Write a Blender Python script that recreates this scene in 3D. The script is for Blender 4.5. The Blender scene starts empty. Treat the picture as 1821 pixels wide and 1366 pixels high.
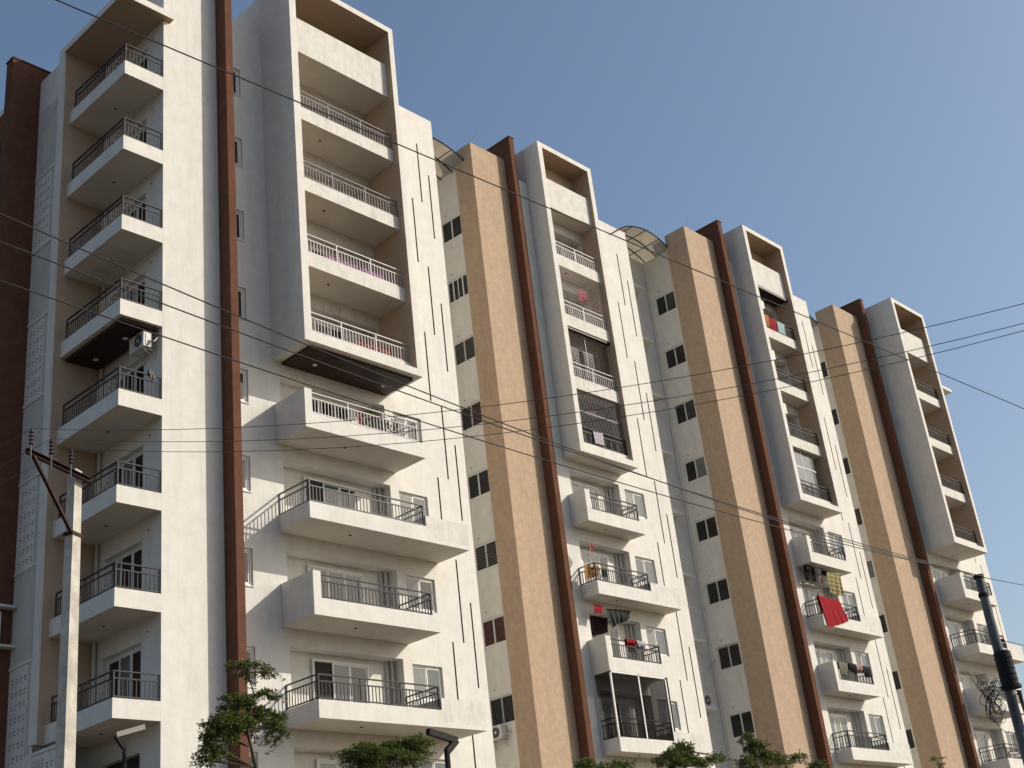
import bpy, math, random
from mathutils import Vector, Matrix
random.seed(7)
sc = bpy.context.scene
col = sc.collection
R_ = math.radians

# ---------------------------------------------------------------- camera
CAMZ = 1.6
RM = ((0.6902889715, -0.7153401263, -0.1085801062),
      (0.2362194053, 0.3646594676, -0.9006796713),
      (0.6838870728, 0.5960805158, 0.4206976234))      # rows: right, down, forward
FPX = 2328.675
cd = bpy.data.cameras.new('camera')
cd.sensor_width = 36.0
cd.lens = 36.0 * FPX / 1821.0
cd.clip_start = 0.1
cd.clip_end = 5000
cam = bpy.data.objects.new('camera', cd)
col.objects.link(cam)
r, d, f = (Vector(x) for x in RM)
cam.matrix_world = Matrix(((r.x, -d.x, -f.x, 0), (r.y, -d.y, -f.y, 0), (r.z, -d.z, -f.z, CAMZ), (0, 0, 0, 1)))
sc.camera = cam

# ---------------------------------------------------------------- sky and sun
SUN = Vector((1.06, -1.0, 0.885)).normalized()           # towards the sun
SUN_EL = math.asin(SUN.z)
SUN_ROT = math.atan2(SUN.x, SUN.y)
world = bpy.data.worlds.new('World')
sc.world = world
world.use_nodes = True
nt = world.node_tree
nt.nodes.clear()
sky = nt.nodes.new('ShaderNodeTexSky')
sky.sky_type = 'NISHITA'
sky.sun_disc = False
sky.sun_elevation = SUN_EL
sky.sun_rotation = SUN_ROT
sky.altitude = 300
sky.air_density = 1.2
sky.dust_density = 3.2
sky.ozone_density = 2.0
bg = nt.nodes.new('ShaderNodeBackground')
bg.inputs['Strength'].default_value = 0.132
wo = nt.nodes.new('ShaderNodeOutputWorld')
nt.links.new(sky.outputs[0], bg.inputs[0])
nt.links.new(bg.outputs[0], wo.inputs[0])
sl = bpy.data.lights.new('sun', 'SUN')
sl.energy = 4.1
sl.angle = R_(0.5)
sl.color = (1.0, 0.92, 0.79)
so = bpy.data.objects.new('sun', sl)
so.rotation_euler = (-SUN).to_track_quat('-Z', 'Y').to_euler()
so.location = (60, -40, 80)
col.objects.link(so)
sc.view_settings.view_transform = 'Standard'
sc.view_settings.look = 'None'
sc.view_settings.exposure = 0.0
sc.view_settings.gamma = 1.0
sc.view_settings.use_curve_mapping = False
sc.render.filter_size = 1.1
sc.cycles.max_bounces = 7
sc.cycles.diffuse_bounces = 4


def ray(u, v):
    q = Vector(((u - 910.5) / FPX, (v - 683) / FPX, 1))
    return Vector([sum(RM[i][k] * q[i] for i in range(3)) for k in range(3)])


def at(u, v, Y):
    """point of the place seen at (u, v) that stands on the plane y = Y"""
    w = ray(u, v)
    w = w * (Y / w.y)
    return Vector((w.x, w.y, w.z + CAMZ))


def at_z(u, v, Z):
    w = ray(u, v)
    w = w * ((Z - CAMZ) / w.z)
    return Vector((w.x, w.y, Z))


# ---------------------------------------------------------------- materials
def new_mat(name):
    m = bpy.data.materials.new(name)
    m.use_nodes = True
    t = m.node_tree
    return m, t, t.nodes['Principled BSDF']


def simple(name, c, rough=0.6, metal=0.0, spec=0.4):
    m, t, b = new_mat(name)
    b.inputs['Base Color'].default_value = (*c, 1)
    b.inputs['Roughness'].default_value = rough
    b.inputs['Metallic'].default_value = metal
    b.inputs['Specular IOR Level'].default_value = spec
    return m


def noisy(name, c0, c1, scale=3.0, rough=0.85, stretch=(1, 1, 1), bump=0.0, bscale=40, spots=None, spec=0.25, detail=6, streaks=None):
    """two tones mixed by world-position noise, optional grain relief and darker stains"""
    m, t, b = new_mat(name)
    N = t.nodes.new
    L = t.links.new
    geo = N('ShaderNodeNewGeometry')
    mp = N('ShaderNodeMapping')
    mp.inputs['Scale'].default_value = stretch
    L(geo.outputs['Position'], mp.inputs['Vector'])
    n1 = N('ShaderNodeTexNoise')
    n1.inputs['Scale'].default_value = scale
    n1.inputs['Detail'].default_value = detail
    n1.inputs['Roughness'].default_value = 0.62
    L(mp.outputs[0], n1.inputs['Vector'])
    rp = N('ShaderNodeValToRGB')
    rp.color_ramp.elements[0].position = 0.34
    rp.color_ramp.elements[1].position = 0.68
    rp.color_ramp.elements[0].color = (*c0, 1)
    rp.color_ramp.elements[1].color = (*c1, 1)
    L(n1.outputs['Fac'], rp.inputs[0])
    last = rp.outputs[0]
    if spots:
        c2, sscale, amt = spots
        m2 = N('ShaderNodeMapping')
        m2.inputs['Scale'].default_value = (1.0, 1.0, 0.16)
        L(geo.outputs['Position'], m2.inputs['Vector'])
        n2 = N('ShaderNodeTexNoise')
        n2.inputs['Scale'].default_value = sscale
        n2.inputs['Detail'].default_value = 8
        n2.inputs['Roughness'].default_value = 0.7
        L(m2.outputs[0], n2.inputs['Vector'])
        r2 = N('ShaderNodeValToRGB')
        r2.color_ramp.elements[0].position = 0.5
        r2.color_ramp.elements[1].position = 0.78
        r2.color_ramp.elements[0].color = (0, 0, 0, 1)
        r2.color_ramp.elements[1].color = (amt, amt, amt, 1)
        L(n2.outputs['Fac'], r2.inputs[0])
        mx = N('ShaderNodeMix')
        mx.data_type = 'RGBA'
        L(r2.outputs[0], mx.inputs['Factor'])
        L(last, mx.inputs['A'])
        mx.inputs['B'].default_value = (*c2, 1)
        last = mx.outputs['Result']
    if streaks:
        c3, amt3 = streaks
        m3 = N('ShaderNodeMapping')
        m3.inputs['Scale'].default_value = (6.0, 6.0, 0.22)
        L(geo.outputs['Position'], m3.inputs['Vector'])
        n4 = N('ShaderNodeTexNoise')
        n4.inputs['Scale'].default_value = 1.6
        n4.inputs['Detail'].default_value = 4
        L(m3.outputs[0], n4.inputs['Vector'])
        r3 = N('ShaderNodeValToRGB')
        r3.color_ramp.elements[0].position = 0.56
        r3.color_ramp.elements[1].position = 0.74
        r3.color_ramp.elements[0].color = (0, 0, 0, 1)
        r3.color_ramp.elements[1].color = (amt3, amt3, amt3, 1)
        L(n4.outputs['Fac'], r3.inputs[0])
        mx3 = N('ShaderNodeMix')
        mx3.data_type = 'RGBA'
        L(r3.outputs[0], mx3.inputs['Factor'])
        L(last, mx3.inputs['A'])
        mx3.inputs['B'].default_value = (*c3, 1)
        last = mx3.outputs['Result']
    L(last, b.inputs['Base Color'])
    b.inputs['Roughness'].default_value = rough
    b.inputs['Specular IOR Level'].default_value = spec
    if bump:
        n3 = N('ShaderNodeTexNoise')
        n3.inputs['Scale'].default_value = bscale
        n3.inputs['Detail'].default_value = 5
        L(geo.outputs['Position'], n3.inputs['Vector'])
        bp = N('ShaderNodeBump')
        bp.inputs['Strength'].default_value = bump
        bp.inputs['Distance'].default_value = 0.02
        L(n3.outputs['Fac'], bp.inputs['Height'])
        L(bp.outputs[0], b.inputs['Normal'])
    return m


WHITE = noisy('white_plaster', (0.625, 0.605, 0.565), (0.70, 0.68, 0.635), 2.2, bump=0.22, bscale=22, spots=((0.50, 0.48, 0.44), 2.2, 0.55), streaks=((0.54, 0.52, 0.48), 0.35))
STAIN = noisy('weathered_white_plaster', (0.58, 0.56, 0.52), (0.69, 0.67, 0.62), 3.2, bump=0.22, bscale=22, spots=((0.40, 0.38, 0.34), 2.6, 0.65), streaks=((0.42, 0.40, 0.36), 0.5))
SOFFIT = noisy('bounce_warmed_white', (0.60, 0.56, 0.49), (0.68, 0.64, 0.57), 1.2)  # white plaster warmed in colour to imitate ground bounce
TAN = noisy('tan_plaster', (0.392, 0.285, 0.195), (0.478, 0.356, 0.252), 5.0, bump=0.8, bscale=26, spots=((0.34, 0.24, 0.155), 4.5, 0.7), detail=12, streaks=((0.53, 0.40, 0.28), 0.35))
TANIN = noisy('tan_paint', (0.42, 0.315, 0.225), (0.47, 0.355, 0.26), 1.2)
BROWN = noisy('brown_plaster', (0.112, 0.052, 0.034), (0.142, 0.069, 0.046), 2.4, bump=0.3, bscale=20, spots=((0.18, 0.098, 0.068), 3.0, 0.3), spec=0.05)
GROOVE = simple('groove_paint', (0.17, 0.085, 0.058), 0.9, 0.0, 0.1)
RAIL = simple('railing_paint', (0.05, 0.048, 0.052), 0.6, 0.0, 0.2)
RAILW = simple('sunlit_railing_tone', (0.22, 0.20, 0.205), 0.6, 0.0, 0.25)
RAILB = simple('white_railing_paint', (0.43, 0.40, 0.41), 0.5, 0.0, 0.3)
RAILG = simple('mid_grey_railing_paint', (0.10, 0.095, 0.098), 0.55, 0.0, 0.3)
UPVC = simple('white_window_frame', (0.68, 0.67, 0.64), 0.4)
DARK = simple('shade_dark', (0.035, 0.033, 0.03), 0.9)  # dark colour in place of shade in rooms, doorways, pipe holes, screen recesses
WOOD = noisy('dark_wood_panel', (0.022, 0.010, 0.008), (0.040, 0.018, 0.014), 3.0, stretch=(0.4, 6, 6), rough=0.5)
LENS = simple('downlight_lens', (0.75, 0.74, 0.72), 0.4)
STEEL = simple('window_grille', (0.10, 0.10, 0.10), 0.5, 0.3)


def glass(name, c, rough=0.06, spec=0.5):
    return simple(name, c, rough, 0.0, spec)


G_DARK = glass('dark_glass', (0.018, 0.019, 0.018))
G_SKY = glass('sky_tinted_glass', (0.075, 0.092, 0.098), 0.08)  # sky reflection put into the base colour as blue-grey
G_PALE = noisy('curtained_glass', (0.11, 0.118, 0.115), (0.20, 0.208, 0.20), 6.0, rough=0.12, stretch=(9, 9, 0.5), spec=0.5)
G_MAROON = noisy('maroon_curtained_glass', (0.04, 0.012, 0.014), (0.09, 0.035, 0.035), 9.0, rough=0.12, spec=0.5)
SLAT = simple('louvre_slat', (0.20, 0.19, 0.175), 0.6)
PVC = simple('grey_pipe', (0.50, 0.48, 0.45), 0.5)
ACW = noisy('white_enamel', (0.56, 0.55, 0.52), (0.64, 0.63, 0.60), 4.0, rough=0.45)
BLACK = simple('black_plastic', (0.016, 0.016, 0.017), 0.6, 0.0, 0.12)
CABLE = simple('cable_black', (0.022, 0.021, 0.022), 0.6)
ALU = simple('aluminium_wire', (0.10, 0.095, 0.09), 0.6, 0.2)
RUST = noisy('red_oxide_steel', (0.026, 0.010, 0.009), (0.045, 0.017, 0.014), 9.0, rough=0.7)
CONC = noisy('pole_concrete', (0.36, 0.34, 0.30), (0.56, 0.53, 0.47), 4.0, bump=0.3, bscale=30, spots=((0.25, 0.23, 0.20), 3.0, 0.8))
GALV = noisy('dark_galvanised_steel', (0.05, 0.055, 0.06), (0.13, 0.14, 0.15), 7.0, rough=0.45, stretch=(1, 1, 0.4))
DIRT = noisy('dusty_ground', (0.085, 0.066, 0.043), (0.15, 0.118, 0.08), 0.35, bump=0.4, bscale=6)
ASPH = noisy('asphalt', (0.045, 0.045, 0.045), (0.075, 0.072, 0.068), 3.0, bump=0.3, bscale=60)


def poly_sheet():
    m, t, b = new_mat('polycarbonate_sheet')
    N = t.nodes.new
    L = t.links.new
    geo = N('ShaderNodeNewGeometry')
    n1 = N('ShaderNodeTexNoise')
    n1.inputs['Scale'].default_value = 2.5
    n1.inputs['Detail'].default_value = 6
    L(geo.outputs['Position'], n1.inputs['Vector'])
    rp = N('ShaderNodeValToRGB')
    rp.color_ramp.elements[0].color = (0.50, 0.44, 0.35, 1)
    rp.color_ramp.elements[1].color = (0.74, 0.70, 0.62, 1)
    L(n1.outputs['Fac'], rp.inputs[0])
    tr = N('ShaderNodeBsdfTranslucent')
    L(rp.outputs[0], tr.inputs['Color'])
    L(rp.outputs[0], b.inputs['Base Color'])
    b.inputs['Roughness'].default_value = 0.35
    mx = N('ShaderNodeMixShader')
    mx.inputs[0].default_value = 0.72
    L(b.outputs[0], mx.inputs[1])
    L(tr.outputs[0], mx.inputs[2])
    L(mx.outputs[0], t.nodes['Material Output'].inputs['Surface'])
    return m


POLY = poly_sheet()


def leaf_mat(name, c0, c1):
    m, t, b = new_mat(name)
    N = t.nodes.new
    L = t.links.new
    geo = N('ShaderNodeNewGeometry')
    rp = N('ShaderNodeValToRGB')
    rp.color_ramp.elements[0].color = (*c0, 1)
    rp.color_ramp.elements[1].color = (*c1, 1)
    L(geo.outputs['Random Per Island'], rp.inputs[0])
    L(rp.outputs[0], b.inputs['Base Color'])
    b.inputs['Roughness'].default_value = 0.45
    tr = N('ShaderNodeBsdfTranslucent')
    L(rp.outputs[0], tr.inputs['Color'])
    mx = N('ShaderNodeMixShader')
    mx.inputs[0].default_value = 0.3
    L(b.outputs[0], mx.inputs[1])
    L(tr.outputs[0], mx.inputs[2])
    L(mx.outputs[0], t.nodes['Material Output'].inputs['Surface'])
    return m


LEAF = leaf_mat('leaf_green', (0.030, 0.056, 0.011), (0.17, 0.205, 0.045))
BARK = noisy('bark', (0.045, 0.033, 0.025), (0.10, 0.078, 0.06), 12.0, stretch=(1, 1, 0.3))
_cloth = {}


def cloth_mat(name, c, c1=None):
    if name not in _cloth:
        c1 = c1 or tuple(x * 0.8 for x in c)
        _cloth[name] = noisy(name, c1, c, 7.0, rough=0.9, spec=0.1)
    return _cloth[name]


def check_mat():
    m, t, b = new_mat('yellow_black_check_cloth')
    N = t.nodes.new
    L = t.links.new
    geo = N('ShaderNodeNewGeometry')
    mp = N('ShaderNodeMapping')
    mp.inputs['Scale'].default_value = (7, 0, 5)
    L(geo.outputs['Position'], mp.inputs['Vector'])
    w1 = N('ShaderNodeTexWave')
    w1.bands_direction = 'X'
    w1.inputs['Scale'].default_value = 0.35
    w2 = N('ShaderNodeTexWave')
    w2.bands_direction = 'Z'
    w2.inputs['Scale'].default_value = 0.3
    L(mp.outputs[0], w1.inputs['Vector'])
    L(mp.outputs[0], w2.inputs['Vector'])
    mu = N('ShaderNodeMath')
    mu.operation = 'MAXIMUM'
    L(w1.outputs['Fac'], mu.inputs[0])
    L(w2.outputs['Fac'], mu.inputs[1])
    rp = N('ShaderNodeValToRGB')
    rp.color_ramp.elements[0].position = 0.45
    rp.color_ramp.elements[1].position = 0.85
    rp.color_ramp.elements[0].color = (0.04, 0.035, 0.03, 1)
    rp.color_ramp.elements[1].color = (0.30, 0.25, 0.09, 1)
    L(mu.outputs[0], rp.inputs[0])
    L(rp.outputs[0], b.inputs['Base Color'])
    b.inputs['Roughness'].default_value = 0.9
    return m


CHECK = check_mat()


# ---------------------------------------------------------------- mesh building
class MB:
    def __init__(self):
        self.v, self.f, self.m, self.mats = [], [], [], []

    def mi(self, mat):
        if mat not in self.mats:
            self.mats.append(mat)
        return self.mats.index(mat)

    def face(self, pts, mat):
        n = len(self.v)
        self.v += [tuple(p) for p in pts]
        self.f.append(tuple(range(n, n + len(pts))))
        self.m.append(self.mi(mat))

    def box(self, x0, x1, y0, y1, z0, z1, mat, **fm):
        """fm: per-face materials l r f b d u"""
        n = len(self.v)
        self.v += [(x, y, z) for z in (z0, z1) for y in (y0, y1) for x in (x0, x1)]
        for key, q in (('d', (0, 2, 3, 1)), ('u', (4, 5, 7, 6)), ('f', (0, 1, 5, 4)), ('b', (2, 6, 7, 3)), ('l', (0, 4, 6, 2)), ('r', (1, 3, 7, 5))):
            self.f.append(tuple(n + i for i in q))
            self.m.append(self.mi(fm.get(key, mat)))
        return self

    def bar(self, a, b, w, h, mat):
        """square bar between two points"""
        a, b = Vector(a), Vector(b)
        t = (b - a).normalized()
        s = t.cross(Vector((0, 0, 1)))
        s = Vector((1, 0, 0)) if s.length < 1e-4 else s.normalized()
        u = s.cross(t)
        n = len(self.v)
        for p in (a, b):
            for i, j in ((-1, -1), (1, -1), (1, 1), (-1, 1)):
                self.v.append(tuple(p + s * (i * w / 2) + u * (j * h / 2)))
        for q in ((0, 3, 2, 1), (4, 5, 6, 7), (0, 1, 5, 4), (1, 2, 6, 5), (2, 3, 7, 6), (3, 0, 4, 7)):
            self.f.append(tuple(n + i for i in q))
            self.m.append(self.mi(mat))
        return self

    def tube(self, pts, rad, mat, seg=6):
        pts = [Vector(p) for p in pts]
        rr = rad if isinstance(rad, (list, tuple)) else [rad] * len(pts)
        n0 = len(self.v)
        up = None
        for i, p in enumerate(pts):
            t = (pts[min(i + 1, len(pts) - 1)] - pts[max(i - 1, 0)]).normalized()
            if up is None:
                up = Vector((0, 0, 1)) if abs(t.z) < 0.9 else Vector((1, 0, 0))
            s = t.cross(up).normalized()
            up = s.cross(t).normalized()
            for k in range(seg):
                a = 2 * math.pi * k / seg
                self.v.append(tuple(p + (s * math.cos(a) + up * math.sin(a)) * rr[i]))
        for i in range(len(pts) - 1):
            for k in range(seg):
                a, b = n0 + i * seg + k, n0 + i * seg + (k + 1) % seg
                self.f.append((a, b, b + seg, a + seg))
                self.m.append(self.mi(mat))
        for base, rev in ((n0, True), (n0 + (len(pts) - 1) * seg, False)):
            q = tuple(base + k for k in range(seg))
            self.f.append(q[::-1] if rev else q)
            self.m.append(self.mi(mat))
        return self

    def build(self, name, parent=None, smooth=False, kind=None):
        me = bpy.data.meshes.new(name)
        me.from_pydata(self.v, [], self.f)
        for m in self.mats:
            me.materials.append(m)
        me.polygons.foreach_set('material_index', self.m)
        if smooth:
            me.polygons.foreach_set('use_smooth', [True] * len(self.f))
        me.update()
        o = bpy.data.objects.new(name, me)
        col.objects.link(o)
        if parent:
            place(o, parent)
        if kind:
            o['kind'] = kind
        return o


def place(o, parent):
    """parent without moving (all parents are un-rotated, so only offsets add up)"""
    o.parent = parent
    w = Vector((0, 0, 0))
    q = parent
    while q:
        w += q.location
        q = q.parent
    o.location = Vector(o.location) - w


def thing(name, label, cat, loc=(0, 0, 0), group=None):
    o = bpy.data.objects.new(name, None)
    o.empty_display_size = 0.3
    o.location = loc
    col.objects.link(o)
    tag(o, label, cat, group)
    return o


def tag(o, label, cat, group=None):
    o['label'] = label
    o['category'] = cat
    if group:
        o['group'] = group
    return o


def at_origin(o, p):
    """move the object's origin to p without moving its mesh"""
    p = Vector(p)
    o.data.transform(Matrix.Translation(-p))
    o.location = p
    return o


def holed(mb, P, u0, u1, v0, v1, holes, mat):
    """flat wall face with openings.  P(u, v, w) gives the point, w = depth into the wall.
    holes: (ua, ub, va, vb, depth, reveal material, back material or None)"""
    us = sorted({u0, u1} | {x for h in holes for x in h[:2]})
    vs = sorted({v0, v1} | {x for h in holes for x in h[2:4]})
    us = [x for x in us if u0 <= x <= u1]
    vs = [x for x in vs if v0 <= x <= v1]
    for i in range(len(us) - 1):
        um = (us[i] + us[i + 1]) / 2
        j = 0
        while j < len(vs) - 1:
            def inside(jj):
                vm = (vs[jj] + vs[jj + 1]) / 2
                return any(h[0] < um < h[1] and h[2] < vm < h[3] for h in holes)
            if inside(j):
                j += 1
                continue
            k = j
            while k + 1 < len(vs) - 1 and not inside(k + 1):
                k += 1
            mb.face([P(us[i], vs[j], 0), P(us[i + 1], vs[j], 0), P(us[i + 1], vs[k + 1], 0), P(us[i], vs[k + 1], 0)], mat)
            j = k + 1
    for a, b, c, e, dp, rm, bm in holes:
        q = [(a, c), (b, c), (b, e), (a, e)]
        for n in range(4):
            p0, p1 = q[n], q[(n + 1) % 4]
            mb.face([P(*p0, 0), P(*p0, dp), P(*p1, dp), P(*p1, 0)], rm)
        if bm:
            mb.face([P(*p, dp) for p in q], bm)


# ---------------------------------------------------------------- ground
S0 = 31.656 + CAMZ                 # underside of the terrace slab; storeys are 3 m


def slab(k):
    return S0 - 3.0 * k


g = MB()
g.face([(-1500, -1500, 0), (1500, -1500, 0), (1500, 1500, 0), (-1500, 1500, 0)], DIRT)
g.build('ground', kind='structure')
g = MB()
g.face([(-200, 3.0, 0.006), (300, 3.0, 0.006), (300, 13.0, 0.006), (-200, 13.0, 0.006)], ASPH)
g.build('road', kind='structure')

# ---------------------------------------------------------------- building pieces
BAL_H = 0.50
BAL_MESH = {}


def baluster(parent, x, y, z, mat):
    if mat.name not in BAL_MESH:
        o = MB().box(-0.011, 0.011, -0.011, 0.011, 0, BAL_H, mat).build('baluster')
        BAL_MESH[mat.name] = o.data
    else:
        o = bpy.data.objects.new('baluster', BAL_MESH[mat.name])
        col.objects.link(o)
    o.location = (x, y, z)
    place(o, parent)


def railing(parent, runs, z, single, mat=RAIL, gap=0.135, top=1.26, mid=1.07, bot=0.585):
    """runs: list of ((x0,y0),(x1,y1), single?) ; z = slab underside"""
    rb = MB()
    bb = MB()
    nb = 0
    for p0, p1, sg in runs:
        dx, dy = p1[0] - p0[0], p1[1] - p0[1]
        L = math.hypot(dx, dy)
        for h, wd, th in ((top, 0.055, 0.035), (mid, 0.04, 0.035), (bot, 0.04, 0.035)):
            rb.bar((p0[0], p0[1], z + h), (p1[0], p1[1], z + h), wd, th, mat)
        npost = max(1, round(L / 1.75))
        posts = [i / npost for i in range(npost + 1)]
        for t in posts:
            x, y = p0[0] + dx * t, p0[1] + dy * t
            e = 0.02 if dx else 0.0
            rb.box(x - 0.021, x + 0.021, y - 0.021, y + 0.021, z + bot - 0.07, z + top + 0.004, mat)
        n = max(2, round(L / gap))
        for i in range(1, n):
            t = i / n
            if min(abs(t - q) for q in posts) * L < 0.05:
                continue
            x, y = p0[0] + dx * t, p0[1] + dy * t
            if sg and single:
                baluster(parent, x, y, z + bot, mat)
            else:
                bb.box(x - 0.011, x + 0.011, y - 0.011, y + 0.011, z + bot, z + mid, mat)
                nb += 1
    rb.build('railing', parent)
    if nb:
        bb.build('balusters', parent, kind='stuff')


def sliding(parent, axis, c, a, b, z0, z1, panes, name='window', frame=0.055, grille=None, fm=UPVC, depth=0.07, sash=None):
    """sliding window or door unit.  axis 'y': faces -y on plane y=c, spans x a..b ; axis 'x': faces -x on plane x=c, spans y a..b"""
    def bx(mb, u0, u1, v0, v1, w0, w1, m):
        if axis == 'y':
            mb.box(u0, u1, c + w0, c + w1, v0, v1, m)
        else:
            mb.box(c + w0, c + w1, u0, u1, v0, v1, m)
    fr = MB()
    t = frame
    bx(fr, a, b, z0, z0 + t, 0, depth, fm)
    bx(fr, a, b, z1 - t, z1, 0, depth, fm)
    bx(fr, a, a + t, z0 + t, z1 - t, 0, depth, fm)
    bx(fr, b - t, b, z0 + t, z1 - t, 0, depth, fm)
    n = len(panes)
    w = (b - a - 2 * t) / n
    s = sash or t * 0.8
    for i in range(n):
        off = 0.012 if i % 2 else 0.03
        x0, x1 = a + t + i * w, a + t + (i + 1) * w
        if panes[i] is None:
            continue
        bx(fr, x0, x0 + s, z0 + t, z1 - t, off, off + 0.03, fm)
        bx(fr, x1 - s, x1, z0 + t, z1 - t, off, off + 0.03, fm)
        bx(fr, x0 + s, x1 - s, z0 + t, z0 + t + s, off, off + 0.03, fm)
        bx(fr, x0 + s, x1 - s, z1 - t - s, z1 - t, off, off + 0.03, fm)
    o = fr.build(name, parent)
    for i in range(n):
        if panes[i] is None:
            continue
        off = 0.012 if i % 2 else 0.03
        x0, x1 = a + t + i * w, a + t + (i + 1) * w
        pb = MB()
        bx(pb, x0 + s, x1 - s, z0 + t + s, z1 - t - s, off + 0.010, off + 0.018, panes[i])
        pb.build('pane', o)
    if grille:
        gb = MB()
        if 'h' in grille:
            k = z0 + t + 0.1
            while k < z1 - t:
                bx(gb, a + t, b - t, k, k + 0.016, depth + 0.03, depth + 0.042, STEEL if 'd' in grille else UPVC)
                k += 0.105
            for i in range(n):
                if panes[i] is not None:
                    pass
        if 'v' in grille:
            k = a + t + 0.1
            while k < b - t:
                bx(gb, k, k + 0.014, z0 + t, z1 - t, -0.03, -0.018, STEEL)
                k += 0.11
        if 'g' in grille:
            k = z0 + t + 0.09
            while k < z1 - t:
                bx(gb, a + t, b - t, k, k + 0.012, -0.032, -0.022, STEEL)
                k += 0.1
        if gb.v:
            gb.build('grille', o)
    return o


def louvre(parent, axis, c, a, b, z0, z1, mat, step=0.1):
    lb = MB()
    k = z0
    while k < z1 - 0.02:
        if axis == 'x':
            lb.box(c, c + 0.012, a, b, k, k + 0.018, mat)
        else:
            lb.box(a, b, c, c + 0.012, k, k + 0.018, mat)
        k += step
    return lb.build('louvre', parent)


def downlight(parent, x, y, z, r=0.075):
    t = MB()
    t.tube([(x, y, z + 0.002), (x, y, z - 0.012)], r, LENS, 14)
    t.build('downlight', parent)


# ---------------------------------------------------------------- the four wings
FT = 34.917 + CAMZ     # frame top
FB = 19.629 + CAMZ     # frame bottom
NT = 35.109 + CAMZ     # fin top
PT = 34.111 + CAMZ     # pylon top
WT = 33.10 + CAMZ      # parapet top of the wings

W = {
 'A': dict(p0=19.657, n0=21.791, n1=22.082, f0=23.708, f1=28.825, j0=24.004, j1=28.587, b0=23.747, b1=28.812, b2=30.488, w1=32.332,
           yw=30.897, yf=29.146, yb=29.346, ys=29.421, yp=30.982, yq=34.51, yn=30.402),
 'B': dict(p0=35.701, n0=37.861, n1=38.151, f0=38.904, f1=42.641, j0=39.194, j1=42.369, b0=38.879, b1=42.54, b2=44.224, w1=45.992,
           yw=31.629, yf=30.66, yb=30.738, ys=30.86, yp=31.879, yq=32.926, yn=31.423),
 'C': dict(p0=49.366, n0=51.875, n1=52.202, f0=52.988, f1=56.798, j0=53.278, j1=56.526, b0=53.172, b1=56.89, b2=58.605, w1=60.197,
           yw=30.151, yf=29.086, yb=29.33, ys=29.346, yp=30.341, yq=31.577, yn=29.834),
 'D': dict(p0=63.702, n0=66.446, n1=66.771, f0=67.456, f1=71.486, j0=67.746, j1=71.214, b0=67.70, b1=71.656, b2=73.36, w1=75.249,
           yw=30.128, yf=28.391, yb=28.693, ys=28.66, yp=30.311, yq=31.499, yn=29.841),
}
WLABEL = {
 'A': 'nearest white apartment wing with corner balconies, pierced screens and tallest framed balcony stack at left',
 'B': 'apartment wing with tan pylon behind the red flag balcony and dark glazed balcony',
 'C': 'apartment wing with tan pylon and the big red sheet hung over its balcony',
 'D': 'farthest apartment wing at right behind the dark pole with cable coil',
}
GAPX = {'B': 32.332, 'C': 45.992, 'D': 60.197}
WELLY = {'B': 34.45, 'C': 33.25, 'D': 33.1}
roots = {}
for w in 'ABCD':
    P = W[w]
    roots[w] = thing('apartment_wing', WLABEL[w], 'building', (P['p0'], P['yw'], 0), 'wings of the white apartment block')

SLOT_Z = {'M': [(31.57, 28.74), (25.78, 22.80), (19.85, 16.94), (13.93, 10.97), (7.95, 4.9)],
          'R': [(30.24, 27.23), (24.31, 21.38), (18.39, 15.45), (12.44, 9.47), (6.5, 3.5)],
          'L': [(28.74, 25.81), (22.77, 19.91), (16.91, 13.95), (10.95, 8.0), (5.0, 2.1)]}
DOORS = {'A': {}, 'B': {}, 'C': {}, 'D': {}}


def front_wall(w):
    P = W[w]
    root = roots[w]
    holes = []
    x0, x1, yw = P['n1'] - 0.02, P['w1'], P['yw']
    nx0, nx1 = P['f0'] + 0.30, P['f1'] - 0.30
    if w != 'A':
        nx0, nx1 = P['f0'] + 0.28, P['f1'] - 0.27
    for k in range(1, 10):
        z = slab(k)
        holes.append((nx0, nx1, z + 0.16, z + 2.49, 0.5, WHITE, WHITE))
        if k >= 5:
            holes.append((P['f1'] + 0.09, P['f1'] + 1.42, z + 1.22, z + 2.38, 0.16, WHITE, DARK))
        if w == 'A':
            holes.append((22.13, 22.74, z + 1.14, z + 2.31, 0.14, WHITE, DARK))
    for cl, dx in (('M', 0.96), ('R', 0.45), ('L', 1.48)):
        for a, b in SLOT_Z[cl]:
            holes.append((x1 - dx - 0.036, x1 - dx + 0.036, b + CAMZ, a + CAMZ, 0.035, GROOVE, GROOVE))
    mb = MB()
    holed(mb, lambda u, v, d: (u, yw + d, v), x0, x1, 0, WT, holes, WHITE)
    yb = yw + 13
    mb.face([(x0, yw, WT), (x1, yw, WT), (x1, yw + 0.22, WT), (x0, yw + 0.22, WT)], WHITE)
    mb.face([(x0, yw + 0.22, WT), (x1, yw + 0.22, WT), (x1, yw + 0.22, WT - 1.2), (x0, yw + 0.22, WT - 1.2)], WHITE)
    mb.face([(x1, yw, 0), (x1, yb, 0), (x1, yb, WT), (x1, yw, WT)], WHITE)
    lx = P['p0'] + 0.13
    mb.face([(lx, yw + 0.32, WT - 1.2), (x1, yw + 0.32, WT - 1.2), (x1, yb, WT - 1.2), (lx, yb, WT - 1.2)], SOFFIT)
    mb.face([(x0, yw + 0.22, WT - 1.2), (x1, yw + 0.22, WT - 1.2), (x1, yw + 0.32, WT - 1.2), (x0, yw + 0.32, WT - 1.2)], SOFFIT)
    mb.face([(lx, yb, 0), (x1, yb, 0), (x1, yb, WT), (lx, yb, WT)], WHITE)
    mb.build('front_wall', root)
    return nx0, nx1


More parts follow.
